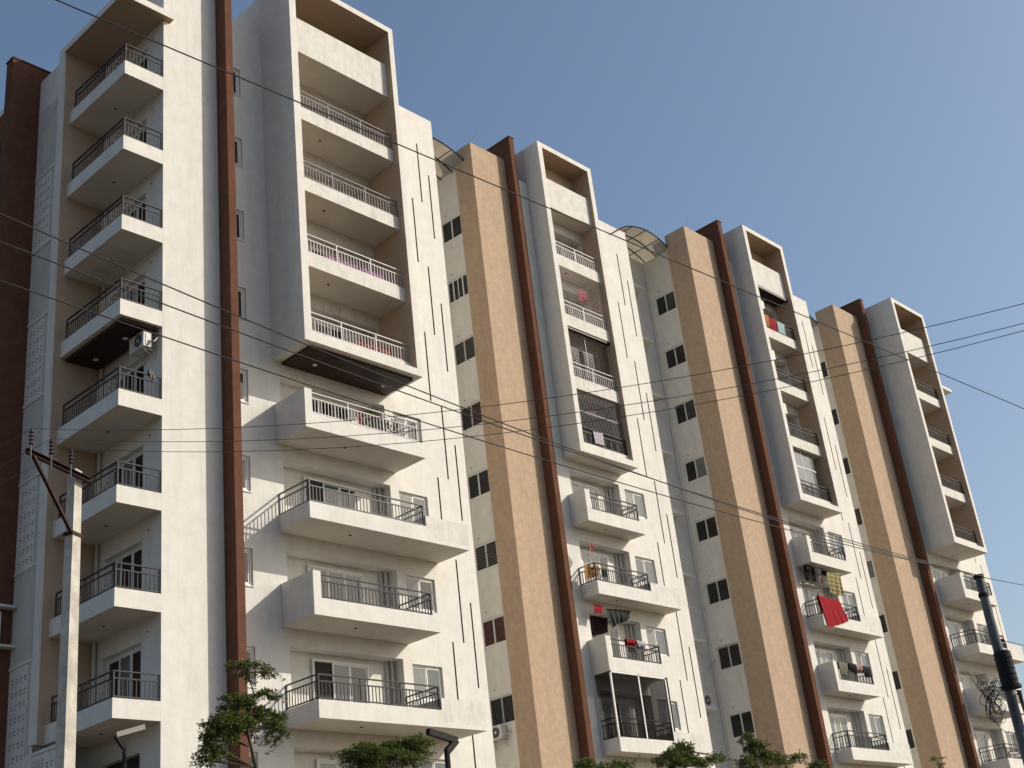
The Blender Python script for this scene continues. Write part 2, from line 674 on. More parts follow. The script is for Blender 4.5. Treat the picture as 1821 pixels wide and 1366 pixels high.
def pylon_and_fin(w):
    P = W[w]
    root = roots[w]
    if w != 'A':
        MB().box(P['p0'], P['n0'], P['yp'], P['yq'], 0, PT, TAN).build('pylon', root)
    f = MB()
    f.box(P['n0'], P['n1'], P['yn'], P['yn'] + 1.38, 0, NT, BROWN)
    f.box(P['n0'] - 0.025, P['n1'] + 0.025, P['yn'] - 0.025, P['yn'] + 1.40, NT + 0.002, NT + 0.05, BROWN)
    f.build('fin', root)
    if w != 'A':
        # side wall facing the gap, with one window on each floor
        x = P['p0'] + 0.13
        q = P['yq']
        yc = WELLY[w]
        holes = []
        for k in range(1, 10):
            z = slab(k)
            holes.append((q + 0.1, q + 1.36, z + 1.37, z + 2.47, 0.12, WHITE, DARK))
        mb = MB()
        holed(mb, lambda u, v, d: (x + d, u, v), q - 0.02, yc, 0, WT + 0.24, holes, WHITE)
        mb.face([(x, q - 0.02, WT + 0.24), (x + 0.2, q - 0.02, WT + 0.24), (x + 0.2, yc, WT + 0.24), (x, yc, WT + 0.24)], WHITE)
        mb.face([(x + 0.2, q - 0.02, WT + 0.24), (x + 0.2, q - 0.02, WT - 1.2), (x + 0.2, yc, WT - 1.2), (x + 0.2, yc, WT + 0.24)], WHITE)
        mb.face([(GAPX[w] + 0.005, yc, 0), (x, yc, 0), (x, yc, WT + 0.24), (GAPX[w] + 0.005, yc, WT + 0.24)], WHITE)
        mb.face([(P['n0'], q, 0), (P['n1'], q, 0), (P['n1'], q, WT), (P['n0'], q, WT)], WHITE)
        mb.build('side_wall', root)
        kinds = {'B': ['n', 'b', 'l', 'm', 'n', 'l', 'r', 'v', 'n'], 'C': ['h', 'n', 'h', 'c', 'n', 'g', 'g', 'n', 'n'], 'D': ['n', 'n', 'n', 'r', 'c', 'n', 'n', 'n', 'n']}[w]
        ph = MB()
        for k in range(1, 10):
            z = slab(k)
            kd = kinds[k - 1]
            pn = {'n': [G_DARK, G_DARK], 'b': [G_DARK] * 4, 'l': [G_DARK, G_DARK], 'm': [G_MAROON, G_DARK], 'r': [G_MAROON, G_MAROON],
                  'v': [G_DARK, G_DARK], 'h': [G_DARK, G_DARK], 'c': [G_PALE, G_DARK], 'g': [G_DARK, G_DARK]}[kd]
            gr = {'v': 'vd', 'g': 'g', 'm': 'g'}.get(kd)
            wd = sliding(root, 'x', x + 0.03, q + 0.1, q + 1.36, z + 1.37, z + 2.47, pn, grille=gr, frame=0.055, sash=0.03)
            if kd in 'lh':
                louvre(wd, 'x', x + 0.03 + 0.012, q + 0.16, q + (1.3 if kd == 'l' else 0.7), z + 1.46, z + 2.38, SLAT)
            ph.tube([(x - 0.004, q + 1.0, z + 2.72), (x + 0.05, q + 1.0, z + 2.72)], 0.035, DARK, 8)
        ph.build('pipe_hole', root, kind='stuff')
        # raised plaster band round each window
    return


def frame_box(w):
    P = W[w]
    root = roots[w]
    f0, f1, j0, j1, yf, yw, ys = (P[k] for k in ('f0', 'f1', 'j0', 'j1', 'yf', 'yw', 'ys'))
    yb = yw - 0.004
    mb = MB()
    zt = FT - 0.25
    zb = FB + 0.27
    mb.box(f0, j0, yf, yb, FB, FT, WHITE, r=TANIN)
    mb.box(j1, f1, yf, yb, FB, FT, WHITE, l=TANIN)
    mb.box(j0, j1, yf, yb, zt, FT, WHITE, d=TANIN)
    mb.box(j0, j1, yf, yb, FB, zb, WHITE, d=SOFFIT)
    mb.box(f0, f1, yb + 0.004, yw + 2.2, WT, FT, WHITE, f=TANIN)
    mb.build('balcony_frame', root)
    # terrace parapet panel and three balconies between the jambs
    p = MB()
    p.box(j0, j1, ys, ys + 0.12, S0, S0 + 1.55, STAIN)
    p.box(j0, j1, ys + 0.12, yb, S0, S0 + 0.14, SOFFIT)
    p.build('parapet', root)
    for k in range(1, 5):
        z = slab(k)
        b = MB()
        if k < 4:
            b.box(j0, j1, ys, ys + 0.12, z, z + 0.53, STAIN, d=SOFFIT)
            b.box(j0, j1, ys + 0.12, yb, z, z + 0.14, SOFFIT)
        else:
            b.box(j0, j1, ys, ys + 0.12, zb, z + 0.53, STAIN)
        xm = j0 + (j1 - j0) * 0.34
        ym = ys + (yw - ys) * 0.42
        if k < 4:
            b.tube([(xm, ym, z + 0.002), (xm, ym, z - 0.02)], 0.045, BLACK, 10)
        o = b.build('balcony', root)
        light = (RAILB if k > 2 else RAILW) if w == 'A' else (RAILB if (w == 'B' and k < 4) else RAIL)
        railing(o, [((j0 + 0.012, ys + 0.06), (j1 - 0.012, ys + 0.06), True)], z, False, light)
    return


def lower_balcony(w, k):
    P = W[w]
    root = roots[w]
    z = slab(k)
    yb, yw = P['yb'], P['yw'] - 0.004
    b0, b1, b2 = P['b0'], P['b1'], P['b2']
    solid = k in (5, 7)
    nx = b1 - 0.25
    b = MB()
    t = 0.12
    xr = b1 if solid else b2
    b.box(b0, xr, yb, yw, z, z + 0.14, WHITE, d=SOFFIT)
    if solid:
        b.box(b0, b0 + t, yb, yw, z + 0.14, z + 1.35, WHITE)
        b.box(b0 + t, b0 + 0.29, yb, yb + t, z + 0.14, z + 1.35, WHITE)
        b.box(b0 + 0.29, b1, yb, yb + t, z + 0.14, z + 0.53, WHITE)
        b.box(b1 - t, b1, yb + t, yw, z + 0.14, z + 0.53, WHITE)
    else:
        b.box(b0, b0 + t, yb, yw, z + 0.14, z + 0.53, WHITE)
        b.box(b0 + t, nx, yb, yb + t, z + 0.14, z + 0.53, WHITE)
        b.box(nx, b2, yb, yb + t, z + 0.14, z + 0.90, STAIN)
        b.box(b2 - t, b2, yb + t, yw, z + 0.14, z + 0.90, WHITE)
        b.box(nx, nx + t, yb + t, yw, z + 0.14, z + 0.90, WHITE)
        b.box(nx + t, b2 - t, yb + t, yw, z + 0.14, z + 0.60, DIRT)
    xm = b0 + (b1 - b0) * 0.42
    ym = yb + (yw - yb) * 0.45
    b.tube([(xm, ym, z + 0.002), (xm, ym, z - 0.02)], 0.045, BLACK, 10)
    o = b.build('balcony', root)
    runs = []
    if solid:
        runs.append(((b0 + 0.305, yb + 0.06), (nx - 0.03, yb + 0.06), True))
    else:
        runs.append(((b0 + 0.06, yb + 0.06), (nx - 0.03, yb + 0.06), True))
        runs.append(((b0 + 0.06, yb + 0.085), (b0 + 0.06, yw - 0.01), True))
    runs.append(((nx - 0.03, yb + 0.085), (nx - 0.03, yw - 0.01), False))
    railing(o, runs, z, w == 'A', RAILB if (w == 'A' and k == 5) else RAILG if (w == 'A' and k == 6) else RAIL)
    return o


for w in 'ABCD':
    P = W[w]
    root = roots[w]
    nx0, nx1 = front_wall(w)
    pylon_and_fin(w)
    frame_box(w)
    for k in (5, 6, 7, 8):
        lower_balcony(w, k)
    rnd = random.Random(ord(w))
    for k in range(1, 10):
        z = slab(k)
        # balcony door in the back of the niche
        yd = P['yw'] + 0.40
        a = nx0 + (1.15 if w == 'A' else 0.5)
        b = a + (2.25 if w == 'A' else 1.75)
        if w == 'A' and k in (8, 6):
            pn = [None, G_SKY, G_DARK]
        elif w == 'A' and k == 5:
            pn = [G_DARK, G_DARK, G_DARK]
        elif w == 'A' and k == 7:
            pn = [G_SKY, G_SKY, G_SKY]
        else:
            pn = rnd.choice([[G_SKY, G_DARK, G_PALE], [G_PALE, G_PALE, G_DARK], [G_SKY, G_PALE, G_SKY]])
        dr = sliding(root, 'y', yd, a, b, z + 0.17, z + 2.3, pn, name='door', frame=0.07)
        if None in pn:
            t = (b - a - 0.14) / 3
            MB().box(a + 0.07, a + 0.07 + t, yd + 0.06, yd + 0.068, z + 0.24, z + 2.23, DARK).build('doorway', dr)  # dark sheet standing for the unlit room beyond
        # rainwater pipes in the niche corner
        pp = MB()
        pp.tube([(nx1 - 0.16, P['yw'] + 0.38, z + 0.17), (nx1 - 0.16, P['yw'] + 0.38, z + 2.48)], 0.055, PVC, 8)
        pp.tube([(nx1 - 0.34, P['yw'] + 0.43, z + 0.17), (nx1 - 0.34, P['yw'] + 0.43, z + 2.48)], 0.035, PVC, 8)
        pp.build('rain_pipe', root)
        pn = rnd.choice([[G_SKY, G_SKY], [G_SKY, G_DARK], [G_PALE, G_SKY]])
        if k >= 5:
            sliding(root, 'y', P['yw'] + 0.07, P['f1'] + 0.09, P['f1'] + 1.42, z + 1.22, z + 2.38, pn)
        if w == 'A':
            sliding(root, 'y', P['yw'] + 0.06, 22.13, 22.74, z + 1.14, z + 2.31, [G_DARK], frame=0.07)
            MB().box(22.10, 22.76, P['yw'] - 0.03, P['yw'] - 0.003, z + 1.10, z + 1.138, WHITE).build('window_sill', root)

# ledges for air conditioners in the well beside wing C
for k in range(1, 10):
    z = slab(k) + 2.56
    MB().box(45.998, 48.52, 32.73, 33.247, z, z + 0.13, WHITE).build('ledge', roots['C'])
pp = MB()
pp.tube([(49.44, 33.19, 0), (49.44, 33.19, WT - 0.6)], 0.04, WHITE, 8)
pp.build('rain_pipe', roots['C'])
MB().box(75.255, 79.45, 31.0, 32.0, 32.75 + CAMZ, 32.95 + CAMZ, WHITE).build('canopy_slab', roots['D'])

# brown wooden ceilings with downlights
zc = FB
o = MB().box(24.10, 28.58, 29.40, 30.88, zc - 0.10, zc - 0.003, WOOD).build('false_ceiling', roots['A'])
downlight(o, 25.01, 30.3, zc - 0.10)
downlight(o, 28.0, 30.28, zc - 0.10)
P = W['C']
o = MB().box(P['j0'] + 0.02, P['j1'] - 0.02, P['ys'] + 0.2, P['yw'] - 0.02, S0 - 0.11, S0 - 0.003, WOOD).build('false_ceiling', roots['C'])
downlight(o, P['j0'] + 2.0, P['ys'] + 0.6, S0 - 0.11)
MB().box(P['j0'] + 0.01, P['j1'] - 0.01, P['ys'] - 0.05, P['ys'] + 0.10, S0 - 0.16, S0 - 0.004, WOOD).build('blind_box', roots['C'])

# ---------------------------------------------------------------- left corner of the nearest wing
A = roots['A']
P = W['A']
XL, YP, YB = 18.204, 30.982, 34.508
XF = 17.98
mb = MB()
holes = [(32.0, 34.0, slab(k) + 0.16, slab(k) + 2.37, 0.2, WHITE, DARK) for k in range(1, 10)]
holed(mb, lambda u, v, d: (19.657 + d, u, v), YP, YB + 2.0, 0, PT, holes, WHITE)
mb.face([(19.657, YP, 0), (21.795, YP, 0), (21.795, YP, PT), (19.657, YP, PT)], WHITE)
mb.face([(19.657, YP, PT), (21.795, YP, PT), (21.795, YB + 2, PT), (19.657, YB + 2, PT)], WHITE)
mb.face([(21.795, YP, PT), (21.795, YP, WT - 1.2), (21.795, YB + 2, WT - 1.2), (21.795, YB + 2, PT)], WHITE)
mb.build('corner_wall', A)
RZ = 31.656 + CAMZ
BOT = 7.66 + CAMZ
t = MB()
t.box(XF, 19.65, YB, YB + 0.25, BOT - 0.02, RZ - 0.002, TANIN)
t.build('recess_wall', A)
ph = MB()
for k in range(1, 9):
    z = slab(k)
    b = MB()
    b.box(XL, 19.654, YP, YB - 0.003, z, z + 0.14, WHITE, d=SOFFIT)
    b.box(XL, 19.654, YP, YP + 0.12, z + 0.14, z + 0.53, WHITE)
    b.box(XL, XL + 0.12, YP + 0.12, YB - 0.003, z + 0.14, z + 0.53, WHITE)
    b.tube([(18.95, 32.8, z + 0.002), (18.95, 32.8, z - 0.02)], 0.04, BLACK, 8)
    o = b.build('balcony', A)
    railing(o, [((XL + 0.06, YP + 0.06), (19.62, YP + 0.06), True), ((XL + 0.06, YP + 0.085), (XL + 0.06, YB - 0.25), False)], z, True)
    sliding(A, 'x', 19.657 + 0.10, 32.0, 34.0, z + 0.17, z + 2.37, [G_DARK, G_DARK, G_PALE] if k % 2 else [G_DARK, G_PALE, G_DARK], name='door', frame=0.07)
    MB().box(19.60, 19.654, 31.94, 34.06, z + 2.39, z + 2.45, WHITE).build('door_hood', A)
    pp = MB()
    pp.tube([(19.56, 34.36, z + 0.14), (19.56, 34.36, z + 2.99)], 0.06, PVC, 8)
    pp.build('rain_pipe', A)
    ph.tube([(19.65, 31.66, z + 2.62), (19.70, 31.66, z + 2.62)], 0.035, DARK, 8)
ph.build('pipe_hole', A, kind='stuff')
# brown timber-look ceiling under the fourth corner balcony
z = slab(4)
o = MB().box(18.36, 19.56, 31.12, 34.46, z - 0.10, z - 0.003, WOOD).build('false_ceiling', A)
downlight(o, 19.06, 32.1, z - 0.10, 0.09)
downlight(o, 19.06, 33.83, z - 0.10, 0.09)
# drying rods under the third corner balcony
z = slab(3)
dr = MB()
for i in range(5):
    dr.tube([(18.7 + 0.14 * i, 31.9, z - 0.12), (18.7 + 0.14 * i, 33.7, z - 0.12)], 0.012, PVC, 6)
for y in (32.1, 33.5):
    dr.bar((18.62, y, z - 0.10), (19.34, y, z - 0.10), 0.03, 0.02, PVC)
    dr.bar((18.98, y, z - 0.10), (18.98, y, z), 0.02, 0.02, PVC)
dr.build('ceiling_drying_rack', A)
# portal band round the recess and the roof slab over it
rf = MB()
rf.box(XF - 0.07, 19.93, 30.75, YP - 0.003, RZ, RZ + 0.26, WHITE, d=TANIN)
rf.box(XF - 0.07, 19.654, YP - 0.003, YB + 0.34, RZ, RZ + 0.26, WHITE, d=TANIN)
rf.build('roof_slab', A)
MB().box(XF - 0.07, XF + 0.12, YB + 0.003, YB + 0.34, BOT, RZ - 0.002, WHITE).build('portal_band', A)
# pierced screen wall beyond it
mb = MB()
holes = []
zt = 31.45 + CAMZ
Y0, Y1 = YB + 0.25, 36.30


def grooves(za, zb, ya, yb):
    y = ya
    while y < yb - 0.02:
        holes.append((y, y + 0.032, za + CAMZ, zb + CAMZ, 0.10, WHITE, WHITE))
        y += 0.068


grooves(27.24, 30.02, 34.92, 36.24)
grooves(21.48, 24.16, 34.92, 36.24)
grooves(15.92, 18.50, 34.92, 36.24)
grooves(10.20, 12.92, 34.92, 36.24)
cen = []
for (ta, ba) in ((27.10, 24.28), (21.40, 18.60), (15.83, 13.04), (10.05, 7.44)):
    grooves(ba, ta, 34.95, 35.20)
    for i in range(7):
        for j in range(4):
            y = 35.28 + j * 0.245
            zz = ta - 0.42 - i * 0.372 + CAMZ
            holes.append((y, y + 0.125, zz, zz + 0.15, 0.05, WHITE, DARK))  # recess bottom coloured dark for the shade in it
            cen.append((y, zz))
holed(mb, lambda u, v, d: (XF + d, u, v), Y0, Y1, 0, zt, holes, WHITE)
mb.face([(XF, Y0, zt), (XF + 0.3, Y0, zt), (XF + 0.3, Y1, zt), (XF, Y1, zt)], WHITE)
for y, zz in cen:
    mb.box(XF + 0.012, XF + 0.049, y + 0.030, y + 0.100, zz + 0.036, zz + 0.120, WHITE)
mb.build('pierced_screen', A)
# lower screen running forward under the recess
mb = MB()
holes = []
grooves(4.4, 7.22, 34.08, 34.74)
for i in range(6):
    for j in range(3):
        y, zz = 33.36 + j * 0.225, 6.92 - i * 0.372 + CAMZ
        holes.append((y, y + 0.12, zz, zz + 0.15, 0.05, WHITE, DARK))  # dark bottom stands for shade inside each square
        mb.box(XF + 0.012, XF + 0.049, y + 0.03, y + 0.095, zz + 0.036, zz + 0.12, WHITE)
zl = 7.36 + CAMZ
holed(mb, lambda u, v, d: (XF + d, u, v), 33.25, Y0 - 0.004, 0, zl, holes, WHITE)
mb.face([(XF, 33.25, 0), (XF + 0.35, 33.25, 0), (XF + 0.35, 33.25, zl), (XF, 33.25, zl)], WHITE)
mb.face([(XF, 33.25, zl), (XF + 0.35, 33.25, zl), (XF + 0.35, Y0, zl), (XF, Y0, zl)], WHITE)
mb.build('pierced_screen', A)
MB().box(XF - 0.04, XF + 0.36, 33.22, Y0 - 0.01, zl + 0.003, zl + 0.09, WHITE).build('ledge', A)
# cross ledges between the screens
for zz in (27.16, 24.20, 21.44, 18.54, 15.87, 12.98, 10.12):
    MB().box(XF - 0.035, XF - 0.003, Y0 + 0.10, Y1 - 0.02, zz + CAMZ - 0.03, zz + CAMZ + 0.06, WHITE).build('ledge', A)
bw = MB()
bw.box(16.90, 18.35, 36.29, 36.75, 0, 32.03 + CAMZ, BROWN)
bw.box(16.87, 18.38, 36.26, 36.78, 32.032 + CAMZ, 32.09 + CAMZ, BROWN)
bw.build('brown_wall', A)
hz = [at(10, 1079, 36.1).z, at(10, 1150, 36.1).z]
MB().box(16.92, 17.96, 35.98, 36.285, hz[0] - 0.035, hz[0] + 0.035, WHITE).build('window_hood', A)
MB().box(16.92, 17.96, 35.98, 36.285, hz[1] - 0.035, hz[1] + 0.035, WHITE).build('window_sill', A)
MB().box(16.92, 17.55, 36.13, 36.285, hz[1] + 0.06, hz[0] - 0.16, WHITE).build('shutter', A)
# the mirrored corner behind the brown wall
fc = MB()
fc.box(XF - 0.07, 19.654, 36.78, 41.5, RZ, RZ + 0.26, WHITE, d=TANIN)
fc.box(XF, 19.65, 41.0, 41.25, 0, RZ - 0.002, TANIN)
fc.face([(19.656, 36.5, 0), (19.656, 41.0, 0), (19.656, 41.0, RZ), (19.656, 36.5, RZ)], TANIN)
fc.build('rear_recess', A)
for k in range(1, 9):
    z = slab(k)
    b = MB()
    b.box(XL, 19.65, 36.80, 40.99, z, z + 0.14, WHITE, d=SOFFIT)
    b.box(XL, XL + 0.12, 36.80, 40.99, z + 0.14, z + 0.53, WHITE)
    o = b.build('balcony', A)
    railing(o, [((XL + 0.06, 36.9), (XL + 0.06, 40.9), False)], z, False)

# ---------------------------------------------------------------- special balcony fittings
P = W['B']
rootB = roots['B']
# wooden blind frame in the third opening of wing B
z = slab(3)
y = P['ys'] + 0.02
DSLAT = simple('dark_blind_slat', (0.055, 0.038, 0.036), 0.8, 0.0, 0.1)
bl = MB()
bl.bar((P['j0'] + 0.01, y + 0.1, z + 2.94), (P['j1'] - 0.01, y + 0.1, z + 2.94), 0.16, 0.09, WOOD)
for i in range(24):
    zz = z + 0.62 + i * 0.095
    bl.box(P['j0'] + 0.04, P['j1'] - 0.05, y + 0.20, y + 0.208, zz, zz + 0.034, DSLAT)
for x in (P['j0'] + 0.06, (P['j0'] + P['j1']) / 2, P['j1'] - 0.06):
    bl.box(x - 0.012, x + 0.012, y + 0.19, y + 0.212, z + 0.55, z + 2.9, PVC)
bl.build('slatted_blind', rootB)
# steel bar grille in the fourth opening of wing B
z = slab(4)
gr = MB()
n = 30
for i in range(n + 1):
    x = P['j0'] + 0.03 + (P['j1'] - P['j0'] - 0.06) * i / n
    gr.box(x - 0.008, x + 0.008, P['ys'] + 0.10, P['ys'] + 0.116, z + 0.53, z + 2.98, RAILW)
for hh in (1.30, 2.02, 2.06, 2.95):
    gr.bar((P['j0'] + 0.01, P['ys'] + 0.108, z + hh), (P['j1'] - 0.01, P['ys'] + 0.108, z + hh), 0.03, 0.03, RAILW)
gr.build('bar_grille', rootB)
MB().box(P['j0'] + 0.03, P['j1'] - 0.03, P['ys'] + 0.62, P['ys'] + 0.63, z + 0.5, z + 2.97, simple('unlit_backing', (0.012, 0.013, 0.012), 0.95, 0.0, 0.05)).build('dark_backing', rootB)  # dark sheet added so the interior behind the bars looks unlit
# bird net over the second opening of wing B
z = slab(2)
nt_ = MB()
for i in range(22):
    x = P['j0'] + 0.02 + (P['j1'] - P['j0'] - 0.04) * i / 21
    nt_.box(x - 0.002, x + 0.002, P['ys'] + 0.01, P['ys'] + 0.014, z + 0.53, z + 2.99, PVC)
for i in range(17):
    zz = z + 0.55 + i * 0.15
    nt_.box(P['j0'] + 0.01, P['j1'] - 0.01, P['ys'] + 0.015, P['ys'] + 0.019, zz, zz + 0.004, PVC)
nt_.build('bird_net', rootB)
# glazed-in lowest balcony of wing B
z = slab(8)
yb = P['yb']
b0, b1 = P['b0'], P['b1'] - 0.25
G_TINT, t_, b_ = new_mat('tinted_glass')
b_.inputs['Base Color'].default_value = (0.02, 0.02, 0.02, 1)
b_.inputs['Roughness'].default_value = 0.04
tr_ = t_.nodes.new('ShaderNodeBsdfTransparent')
tr_.inputs[0].default_value = (0.60, 0.60, 0.61, 1)
mx_ = t_.nodes.new('ShaderNodeMixShader')
mx_.inputs[0].default_value = 0.95
t_.links.new(b_.outputs[0], mx_.inputs[1])
t_.links.new(tr_.outputs[0], mx_.inputs[2])
t_.links.new(mx_.outputs[0], t_.nodes['Material Output'].inputs['Surface'])
gz = MB()
zt8 = z + 2.995
for x in (b0 + 0.035, b0 + (b1 - b0) * 0.5, b1 - 0.0):
    gz.box(x - 0.035, x + 0.035, yb + 0.004, yb + 0.064, z + 0.535, zt8, UPVC)
gz.box(b0, b1 + 0.035, yb + 0.004, yb + 0.064, zt8 - 0.06, zt8, UPVC)
gz.box(b0 + 0.01, b0 + 0.06, P['yw'] - 0.09, P['yw'] - 0.01, z + 0.535, zt8, UPVC)
gz.box(b1 + 0.10, b1 + 0.14, yb + 0.004, yb + 0.064, z + 0.90, zt8, BLACK)
go = gz.build('balcony_glazing', rootB)
MB().box(b0 + 0.07, b1 - 0.04, yb + 0.025, yb + 0.033, z + 0.54, zt8 - 0.06, G_TINT).build('pane', go)
MB().box(b0 + 0.02, b0 + 0.028, yb + 0.07, P['yw'] - 0.09, z + 0.54, zt8 - 0.03, G_TINT).build('pane', go)
MB().box(b1 + 0.004, b1 + 0.012, yb + 0.07, P['yw'] - 0.03, z + 0.91, zt8 - 0.03, G_TINT).build('pane', go)
# glass screen with curtain in the fourth opening of wing C
P = W['C']
z = slab(4)
cz = MB()
cz.bar((P['j0'] + 0.01, P['ys'] + 0.22, z + 2.1), (P['j1'] - 0.6, P['ys'] + 0.22, z + 2.1), 0.04, 0.05, UPVC)
cz.bar((P['j0'] + 1.5, P['ys'] + 0.22, z + 0.55), (P['j0'] + 1.5, P['ys'] + 0.22, z + 2.98), 0.04, 0.04, UPVC)
co = cz.build('balcony_glazing', roots['C'])
MB().box(P['j0'] + 0.02, P['j0'] + 1.48, P['ys'] + 0.21, P['ys'] + 0.22, z + 0.55, z + 2.98, G_PALE).build('pane', co)
MB().box(P['j0'] + 1.52, P['j1'] - 0.65, P['ys'] + 0.23, P['ys'] + 0.24, z + 0.55, z + 2.98, G_PALE).build('pane', co)

# ---------------------------------------------------------------- barrel canopies over the light wells
ARC = [(-1.2, -1.21), (-0.92, -1.0), (-0.62, -0.78), (-0.40, -0.63), (0.0, -0.40), (0.5, -0.15), (0.82, 0.0), (1.2, 0.07), (1.75, 0.06), (2.3, 0.03), (2.9, -0.03), (3.45, -0.13)]
ARC = []
CURVE = [(44.79, 32.61), (45.07, 32.82), (45.58, 33.19), (46.10, 33.48), (46.63, 33.67), (47.2, 33.80), (47.71, 33.84), (48.25, 33.80), (48.74, 33.69), (49.24, 33.52), (49.75, 33.27), (50.2, 32.95)]


def canopy(dx, dy, x_min, label, ylen=6.0):
    t = thing('barrel_canopy', label, 'canopy', (47.5 + dx, 34 + dy, 33.0 + CAMZ), 'barrel canopies over the light wells')
    cu = [(x + dx, z + CAMZ) for x, z in CURVE if x + dx > x_min]
    ya = 31.5 + dy
    s = MB()
    for (xa, za), (xb, zb) in zip(cu, cu[1:]):
        nx, nz = -(zb - za), xb - xa
        for off in (0.0, 0.012):
            s.face([(xa, ya, za + off), (xb, ya, zb + off), (xb, ya + ylen, zb + off), (xa, ya + ylen, za + off)], POLY)
        s.face([(xa, ya, za), (xb, ya, zb), (xb, ya, zb + 0.012), (xa, ya, za + 0.012)], POLY)
    s.build('sheet', t)
    yy = ya
    for i, y in enumerate((ya, ya + 0.90, ya + 1.63, ya + 2.5, ya + 3.4, ya + 4.3, ya + 5.2)):
        MB().tube([(x, y, z - 0.022) for x, z in cu], 0.032, BLACK, 6).build('rib', t)
    for x, z in ((46.63, 33.67), (47.71, 33.84), (48.74, 33.69), (45.58, 33.19), (49.75, 33.27)):
        if x + dx > x_min:
            MB().tube([(x + dx, ya, z + CAMZ - 0.02), (x + dx, ya + ylen, z + CAMZ - 0.02)], 0.021, BLACK, 6).build('purlin', t)
    return t


canopy(0, 0, 0, 'translucent barrel canopy with dark ribs, the one seen almost whole in the middle gap')
canopy(-13.75, 0.85, 32.4, 'barrel canopy sliver in the gap right of the nearest, tallest wing')
canopy(14.2, 0.0, 60.0, 'barrel canopy sliver in the gap beside the farthest wing')

# ---------------------------------------------------------------- thin rods on the roofs
for (u0, v0, u1, v1, Y, lb) in ((832, 251, 850, 232, 32.4, 'thin lightning rod on the tan pylon nearest the camera'),
                                (1216, 400, 1225, 381, 31.0, 'thin lightning rod on the middle tan pylon'),
                                (764, 212, 757, 190, 31.1, 'thin lightning rod on the parapet of the nearest wing')):
    a, b = at(u0, v0, Y), at(u1, v1, Y)
    a.z -= 0.25
    o = MB().tube([a, b], [0.008, 0.004], ALU, 5).build('lightning_rod')
    tag(at_origin(o, a), lb, 'lightning rod', 'lightning rods on the roof')


# ---------------------------------------------------------------- cloth
def cloth(name, TL, TR, BR, BL, mat, label, cat, wave=0.02, nw=4, fold=None, group=None, thick=0.008, nx=26, ny=14, seed=1):
    """hanging sheet between four corners with vertical folds; fold = depth of a flap hanging behind the rail"""
    rr = random.Random(seed)
    ph = [rr.uniform(0, 6.28) for _ in range(3)]
    mb = MB()
    TL, TR, BR, BL = (Vector(p) for p in (TL, TR, BR, BL))
    n = ((TR - TL).cross(BL - TL)).normalized()
    if n.y > 0:
        n = -n
    rows = []
    if fold:
        rows.append([(TL.lerp(TR, i / nx) - n * 0.09 + Vector((0, 0, -fold)), i / nx, 0.2) for i in range(nx + 1)])
        rows.append([(TL.lerp(TR, i / nx) - n * 0.07, i / nx, 0.0) for i in range(nx + 1)])
        rows.append([(TL.lerp(TR, i / nx) - n * 0.03 + Vector((0, 0, 0.02)), i / nx, 0.0) for i in range(nx + 1)])
    for j in range(ny + 1):
        t = j / ny
        row = []
        for i in range(nx + 1):
            s = i / nx
            p = TL.lerp(TR, s).lerp(BL.lerp(BR, s), t)
            row.append((p, s, t))
        rows.append(row)
    base = len(mb.v)
    pts = []
    for row in rows:
        for p, s, t in row:
            a = wave * (0.25 + t) * (math.sin(s * nw * 6.28 + ph[0]) + 0.6 * math.sin(s * nw * 11.3 + ph[1]) + 0.3 * math.sin(t * 5 + s * 4 + ph[2]))
            e = Vector((0, 0, 0.6 * wave * t * math.sin(s * 9 + ph[1])))
            pts.append(p + n * a + e)
    m = nx + 1
    for off in (0, thick):
        for p in pts:
            mb.v.append(tuple(p + n * off))
    N = len(pts)
    k = mb.mi(mat)
    R = len(rows)
    for j in range(R - 1):
        for i in range(nx):
            q = (j * m + i, j * m + i + 1, (j + 1) * m + i + 1, (j + 1) * m + i)
            mb.f.append(q[::-1])
            mb.m.append(k)
            mb.f.append(tuple(N + x for x in q))
            mb.m.append(k)
    for i in range(nx):
        for j in (0, R - 1):
            mb.f.append((j * m + i, j * m + i + 1, N + j * m + i + 1, N + j * m + i))
            mb.m.append(k)
    for j in range(R - 1):
        for i in (0, nx):
            mb.f.append((j * m + i, (j + 1) * m + i, N + (j + 1) * m + i, N + j * m + i))
            mb.m.append(k)
    o = mb.build(name, smooth=True)
    at_origin(o, TL.lerp(TR, 0.5))
    return tag(o, label, cat, group)


def hang(name, px, Y, mat, label, cat, **kw):
    return cloth(name, *[at(u, v, Y) for u, v in px], mat, label, cat, **kw)


def z28(ox, oy, sc, *pp):
    return [(ox + a * sc, oy + b * sc) for a, b in pp]


RED = cloth_mat('red_cloth', (0.29, 0.014, 0.02))
LG = 'laundry hung on the balconies'
yC = W['C']['yb'] - 0.03
hang('bed_sheet', z28(1400, 990, .1025, (535, 675), (895, 760), (1062, 1120), (720, 1240)), yC, RED, 'big red bed sheet hung over a balcony rail', 'sheet', wave=0.011, nw=4, fold=0.5, nx=80, ny=24)
hang('cloth_corner', z28(1400, 990, .1025, (495, 680), (545, 680), (640, 960), (590, 945)), yC + 0.10, RED, 'dark red end of cloth hanging just left of the big red sheet', 'sheet', wave=0.03, nx=10)
hang('check_cloth', z28(1400, 990, .1025, (680, 270), (910, 290), (975, 690), (745, 640)), yC + 0.2, CHECK, 'yellow and black checked cloth hanging above the big red sheet', 'cloth', wave=0.03, nw=3)
dk = z28(1400, 990, .1025, (280, 150), (365, 150), (400, 420), (310, 410))
hang('trousers', dk, yC + 0.5, cloth_mat('black_cloth', (0.02, 0.02, 0.022)), 'black trousers hanging leftmost on the line under the balcony above the red sheet', 'clothes', group=LG, seed=3)
